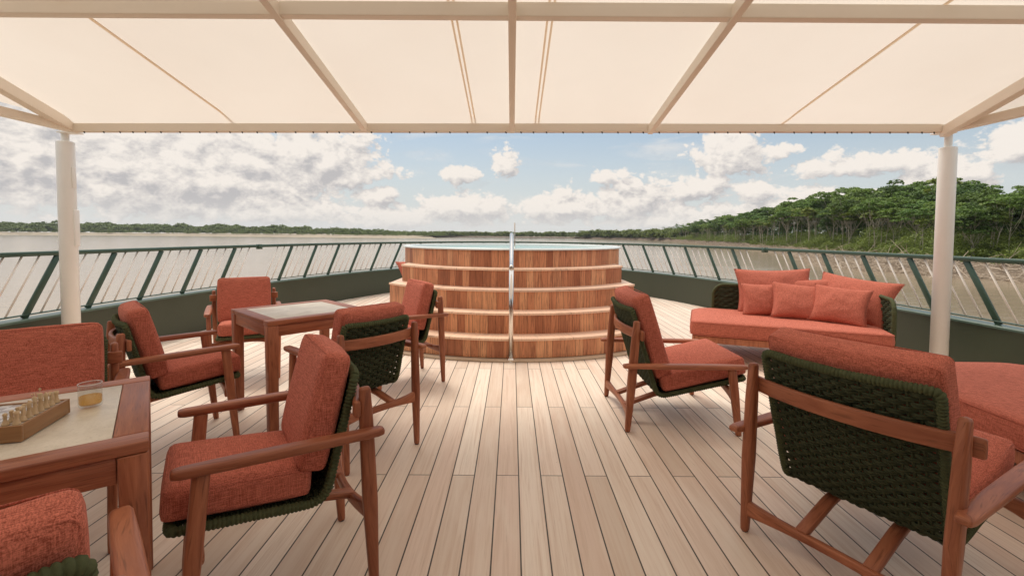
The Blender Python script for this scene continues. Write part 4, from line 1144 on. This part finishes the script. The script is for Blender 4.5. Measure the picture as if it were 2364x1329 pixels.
def leaf_cloud(centres, radii, per, size, flat=.55, dome=True):
    """leaf quads scattered through clump volumes -> verts array, faces array"""
    VV = []
    for (c, r) in zip(centres, radii):
        n = int(per * (r ** 1.6)) + 6
        th = rng.uniform(0, 2 * math.pi, n); rad = r * np.sqrt(rng.uniform(0.02, 1, n))
        hh = np.sqrt(np.maximum(0, 1 - (rad / r) ** 2))
        zz = flat * r * (hh * rng.uniform(.25, 1, n) - .28) if dome else r * flat * rng.uniform(-1, 1, n) * hh
        off = np.stack([rad * np.cos(th), rad * np.sin(th), zz], 1); P = np.asarray(c) + off
        nr = np.stack([rng.normal(0, .55, n), rng.normal(0, .55, n), np.ones(n)], 1) + off * np.array([.35, .35, 0]) / r
        nr /= np.linalg.norm(nr, axis=1, keepdims=True)
        a = np.cross(nr, rng.normal(0, 1, (n, 3))); a /= np.linalg.norm(a, axis=1, keepdims=True) + 1e-9; b = np.cross(nr, a)
        s1 = size * rng.uniform(.6, 1.25, (n, 1)); s2 = s1 * rng.uniform(.45, .8, (n, 1))
        VV.append(np.stack([P - a * s1, P - b * s2 * .9 - nr * s1 * .15, P + a * s1, P + b * s2 - nr * s1 * .15], 1).reshape(-1, 3))
    V = np.concatenate(VV); F = np.arange(len(V)).reshape(-1, 4); return V, F
class Mass:
    def __init__(s): s.v = []; s.f = []; s.n = 0
    def add(s, V, F): s.v.append(V); s.f.append(F + s.n); s.n += len(V)
    def build(s, name, mat):
        V = np.concatenate(s.v).astype(np.float32); F = np.concatenate(s.f).astype(np.int32); me = bpy.data.meshes.new(name)
        me.vertices.add(len(V)); me.vertices.foreach_set('co', V.ravel()); me.loops.add(F.size); me.loops.foreach_set('vertex_index', F.ravel())
        me.polygons.add(len(F)); me.polygons.foreach_set('loop_start', np.arange(0, F.size, 4, dtype=np.int32)); me.polygons.foreach_set('loop_total', np.full(len(F), 4, dtype=np.int32))
        me.materials.append(mat); me.update(); me.validate(); return tag(link(bpy.data.objects.new(name, me)), kind='stuff')
def make_tree(h, style):
    """returns (trunk MB, crown verts, crown faces)"""
    tr = MB(); C = []; Rr = []
    lean = rng.normal(0, .05, 2); b0 = h * {'umbrella': rnd(.52, .66), 'dense': rnd(.35, .48), 'young': rnd(.66, .8)}[style]
    base_r = h * .0065 + .035
    P = []
    for t in np.linspace(0, 1, 7): P.append((lean[0] * h * t * t + rnd(-.1, .1), lean[1] * h * t * t + rnd(-.1, .1), b0 * t - (.6 if t == 0 else 0)))
    tr.tube(P, [base_r * (1.25 - .5 * t) for t in np.linspace(0, 1, 7)], 7)
    top = np.array(P[-1]); nb = {'umbrella': 6, 'dense': 8, 'young': 4}[style]
    for i in range(nb):
        a = 2 * math.pi * (i + rnd(-.3, .3)) / nb; L = (h - b0); sp = rnd(.25, .62) * L * (1.15 if style == 'umbrella' else .8)
        st = np.array(P[rng.integers(4, 7)]); up = rnd(.55, .98) * L + (top[2] - st[2])
        e = st + np.array([math.cos(a) * sp, math.sin(a) * sp, up]); mid = st * .5 + e * .5 + np.array([math.cos(a) * sp * .18, math.sin(a) * sp * .18, -up * .06])
        tr.tube([st, mid, e], [base_r * .55, base_r * .38, base_r * .16], 5)
        C.append(e); Rr.append(rnd(.085, .135) * h * (1.1 if style != 'young' else .8))
        for q in range(2 if style != 'young' else 1):
            a2 = a + rnd(-1, 1); e2 = mid + np.array([math.cos(a2) * sp * .6, math.sin(a2) * sp * .6, up * rnd(.2, .5)])
            tr.tube([mid, e2], [base_r * .3, base_r * .12], 4); C.append(e2); Rr.append(rnd(.07, .11) * h)
    C.append(top + np.array([0, 0, h - b0])); Rr.append(.11 * h)
    if style == 'dense':
        for i in range(12):
            a = rnd(0, 6.28); rr = rnd(.05, .26) * h; C.append(np.array([top[0] + math.cos(a) * rr, top[1] + math.sin(a) * rr, h * rnd(.38, .95) - rr * .35])); Rr.append(rnd(.09, .14) * h)
    V, F = leaf_cloud(C, Rr, {'umbrella': 42, 'dense': 40, 'young': 36}[style], .40 if style != 'dense' else .42, .5 if style == 'umbrella' else .72)
    return tr, V, F
PROTO = []
for style, hs in (('umbrella', (17, 15.5, 18.5, 16)), ('dense', (18, 16.5, 19)), ('young', (11, 12.5, 10))):
    for h in hs: PROTO.append((style, h, make_tree(h, style)))
kinds = {'umbrella': ('umbrella_tree', 'pale slender trunked tree with spreading umbrella crown on the right bank', M_LEAF),
         'dense': ('broadleaf_tree', 'dense dark green broadleaf tree standing in the forest on the right bank', M_LEAFD),
         'young': ('young_tree', 'thin young tree with small light crown at the right forest edge', M_LEAFY)}
protos = {}
def place_tree(pi, x, y, z, sc, rot, label=None):
    style, h, (tr, V, F) = PROTO[pi]; nm, lab, ml = kinds[style]
    if pi not in protos:
        root = empty(nm); t = tr.build('trunk', M_BARK, root); c = mesh_obj('crown', V, F, ml, root); protos[pi] = root; o = root
    else: o = copy_tree(protos[pi])
    o.location = (x, y, z); o.rotation_euler.z = rot; o.scale = (sc, sc, sc * rnd(.94, 1.08))
    tag(o, label or lab, 'tree', 'trees of the right bank forest')
    return o
# front rows along the right bank: individual trees
s = float(np.interp(25, WL[:, 1], wl_s)); cnt = 0
s_end = float(np.interp(560, WL[:, 1], wl_s))
def sY(Y): return float(np.interp(Y, WL[:, 1], wl_s))
TOPX = [1200, 1480, 1560, 1650, 1750, 1850, 1930, 2000, 2150, 2250, 2364, 2600, 3200]; TOPY = [538, 536, 514, 503, 482, 455, 428, 424, 426, 432, 438, 430, 400]
def roof_h(x, y, off, s):
    """height of the forest roof above the ground, as the skyline of the bank rises towards its wooded point"""
    y = max(y, 12.0); px = 1182 + 1075 * x / y; top = float(np.interp(px, TOPX, TOPY))
    h = 1.25 + (541 + .0066 * (px - 1182) - top) / 1075 * y - bank_z(off, s)
    return float(np.clip(h, 9.0, 27.0))
while s < s_end:
    f = np.interp(s, [sY(75), sY(200), s_end], [1, 1.25, 2.2])
    off = rnd(17, 30); x, y = wl(s, off); RH = roof_h(x, y, off, s); pi = int(rng.choice([0, 1, 2, 3, 0, 2, 7, 8, 9, 4]))
    place_tree(pi, x, y, bank_z(off, s) - .1, RH * rnd(.58, .86) / PROTO[pi][1] * (.85 if pi >= 7 else 1), rnd(0, 6.28)); cnt += 1
    off = rnd(32, 52); x, y = wl(s + rnd(-3, 3), off); RH = roof_h(x, y, off, s); pi = int(rng.choice([0, 1, 2, 3, 4, 5, 6]))
    place_tree(pi, x, y, bank_z(off, s) - .1, RH * rnd(.82, 1.0) / PROTO[pi][1], rnd(0, 6.28)); cnt += 1
    if s < sY(260):
        off = rnd(54, 78); x, y = wl(s + rnd(-3, 3), off); RH = roof_h(x, y, off, s); pi = int(rng.choice([0, 2, 4, 5, 6]))
        place_tree(pi, x, y, bank_z(off, s) - .1, RH * rnd(.93, 1.04) / PROTO[pi][1], rnd(0, 6.28)); cnt += 1
    if rng.random() < .55:
        off = rnd(16.5, 34); x, y = wl(s + rnd(-2, 2), off); RH = roof_h(x, y, off, s); pi = int(rng.choice([7, 8, 9]))
        place_tree(pi, x, y, bank_z(off, s) - .1, RH * rnd(.45, .75) / PROTO[pi][1], rnd(0, 6.28))
    s += rnd(3.6, 5.4) * f
x, y = wl(sY(196), 40); place_tree(2, x, y, bank_z(40, sY(196)), 21.5 / PROTO[2][1], 1.0, 'tall umbrella tree rising alone above the forest roof left of its peak')
x, y = wl(sY(168), 40); place_tree(7, x, y, bank_z(40, sY(168)), 22.0 / PROTO[7][1], 1.0, 'thin tall tree with a tiny crown poking above the forest left of its peak')
# forest behind, one mass reaching down to the ground
MM = Mass()
s = sY(10)
while s < WT - 40:
    nearf = s < s_end
    for off, hs in ((46, .66), (62, .8), (85, .92), (115, .95)):
        o2 = off + rnd(-7, 7); x, y = wl(s + rnd(-4, 4), o2); z = bank_z(o2, s); h = roof_h(x, y, o2, s) * hs * rnd(.88, 1.02); nC = 9
        C = [np.array([x + rnd(-3.2, 3.2), y + rnd(-3.2, 3.2), z + h * t * rnd(.85, 1.0)]) for t in np.linspace(.12, .97, nC)]
        V, F = leaf_cloud(C, [rnd(2.0, 3.4) for _ in C], 13 if nearf else 7, .62, .75); MM.add(V, F)
    s += rnd(4.5, 6.5) * (1 if s < sY(260) else 1.9)
MM.build('background_forest', M_LEAFD)
# beyond the individual trees the bank forest thins into the far bank: one mass
def far_tree(MM, x, y, z, h):
    n = 5; C = [np.array([x + rnd(-.3, .3) * h, y + rnd(-.3, .3) * h, z + h * rnd(.3, .85)]) for _ in range(n)]
    V, F = leaf_cloud(C, [h * rnd(.2, .34) for _ in range(n)], 1.5 + 14 / h, h * .10, .8); MM.add(V, F)
MM = Mass(); s = s_end
while s < WT:
    for q in range(4): off = rnd(15, 65); x, y = wl(s, off); far_tree(MM, x, y, ZW + 1.2, rnd(11, 17))
    s += rnd(3.5, 6)
FSa = np.array(FS, float); fl = np.r_[0, np.cumsum(np.linalg.norm(np.diff(FSa, axis=0), axis=1))]
for s in np.arange(0, fl[-1], 3.2):
    p = [np.interp(s, fl, FSa[:, i]) for i in (0, 1)]
    for q in range(3): far_tree(MM, p[0] + rnd(-4, 4), p[1] + rnd(1, 50), ZW + .3, rnd(8.5, 14.5))
MM.build('far_bank_forest', M_FAR)
MM = Mass()
LSa = np.array(LS, float); ll = np.r_[0, np.cumsum(np.linalg.norm(np.diff(LSa, axis=0), axis=1))]
for s in np.arange(ll[0], ll[-1], 2.8):
    p = [np.interp(s, ll, LSa[:, i]) for i in (0, 1)]
    hs = np.interp(p[0], [-1010, -680, -374, -150], [28, 24, 20, 9]) * (1 + .30 * mnoise.noise(Vector((s * .02, 0, 0))))
    for q in range(4):
        o = rnd(26, 110); f = np.interp(o, [26, 60, 110], [.35, .75, 1.0]); far_tree(MM, p[0] + rnd(-6, 6), p[1] + o, ZW + 2.2, max(3, hs * f * rnd(.75, 1.05)))
MM.build('left_bank_forest', M_FAR)

# undergrowth, driftwood
MM = Mass(); s = sY(30)
while s < s_end:
    for q in range(7):
        off = rnd(14.5, 21) if q < 3 else rnd(19, 42); x, y = wl(s + rnd(-2, 2), off); hh = rnd(.7, 2.4) * (1.5 if rng.random() < .2 else 1) * (1 if q < 3 else 2.1)
        C = [np.array([x + rnd(-1, 1) * hh * .5, y + rnd(-1, 1) * hh * .5, bank_z(off, s) + hh * rnd(.2, 1)]) for _ in range(4)]
        V, F = leaf_cloud(C, [hh * rnd(.4, .7) for _ in C], 24, .22, .8); MM.add(V, F)
    s += rnd(1.6, 2.6) * (1 if s < wl_s[9] else 2)
# long grass blades along the top of the bank
s = sY(30); G = []
while s < wl_s[10]:
    for q in range(16):
        off = rnd(13, 18); x, y = wl(s + rnd(-1, 1), off); z = bank_z(off, s) - .1; hh = rnd(.5, 1.5); dx, dy = rnd(-.6, .6), rnd(-.6, .6)
        G += [(x - .05, y, z), (x + .05, y, z), (x + dx * .5 + .03, y + dy * .5, z + hh * .7), (x + dx, y + dy, z + hh * .85)]
    s += rnd(.7, 1.2)
G = np.array(G); MM.add(G, np.arange(len(G)).reshape(-1, 4)); MM.build('undergrowth', M_LEAFY)
dm = MB()
s = float(np.interp(30, WL[:, 1], wl_s))
while s < s_end:
    nq = 22 if s < wl_s[8] else (13 if s < wl_s[10] else 6)
    for q in range(nq):
        off = rnd(-3.5, 13) ; x, y = wl(s + rnd(-1.5, 1.5), off); z = max(bank_z(off, s), ZW) + rnd(0, .35); L = rnd(1.0, 4.5) * (1 if rng.random() < .8 else 1.7)
        a = rnd(0, 6.28); tilt = rng.normal(.12, .25); r = rnd(.025, .075) * (1 + (L > 4) * .8)
        d = np.array([math.cos(a) * math.cos(tilt), math.sin(a) * math.cos(tilt), math.sin(tilt)]); p = np.array([x, y, z])
        mid = p + d * L * .5 + rng.normal(0, .14, 3) * L * .4; dm.tube([p, mid, p + d * L], [r, r * .8, r * .3], 4)
        if rng.random() < .6:
            d2 = d + rng.normal(0, .6, 3); dm.tube([mid, mid + d2 * L * .35], [r * .6, r * .2], 4)
    s += rnd(1.0, 1.8) * (1 if s < wl_s[8] else 2.2)
tag(dm.build('driftwood', M_DRIFT, None, False), kind='stuff')

# humid air over the river
def haze_box():
    m = bpy.data.materials.new('humid_air'); m.use_nodes = True; nt = m.node_tree; nt.nodes.clear()
    out = N(nt, 'ShaderNodeOutputMaterial'); v = N(nt, 'ShaderNodeVolumePrincipled')
    v.inputs['Color'].default_value = (.86, .92, 1.0, 1); v.inputs['Density'].default_value = .00007; v.inputs['Anisotropy'].default_value = .2
    nt.links.new(v.outputs[0], out.inputs['Volume'])
    x, y0, y1, z0, z1 = 2700, -2700, 2700, ZW - 3, 45
    V = [(-x, y0, z0), (x, y0, z0), (x, y1, z0), (-x, y1, z0), (-x, y0, z1), (x, y0, z1), (x, y1, z1), (-x, y1, z1)]
    tag(mesh_obj('haze', V, [(0, 3, 2, 1), (4, 5, 6, 7), (0, 1, 5, 4), (1, 2, 6, 5), (2, 3, 7, 6), (3, 0, 4, 7)], m), kind='stuff')
haze_box()
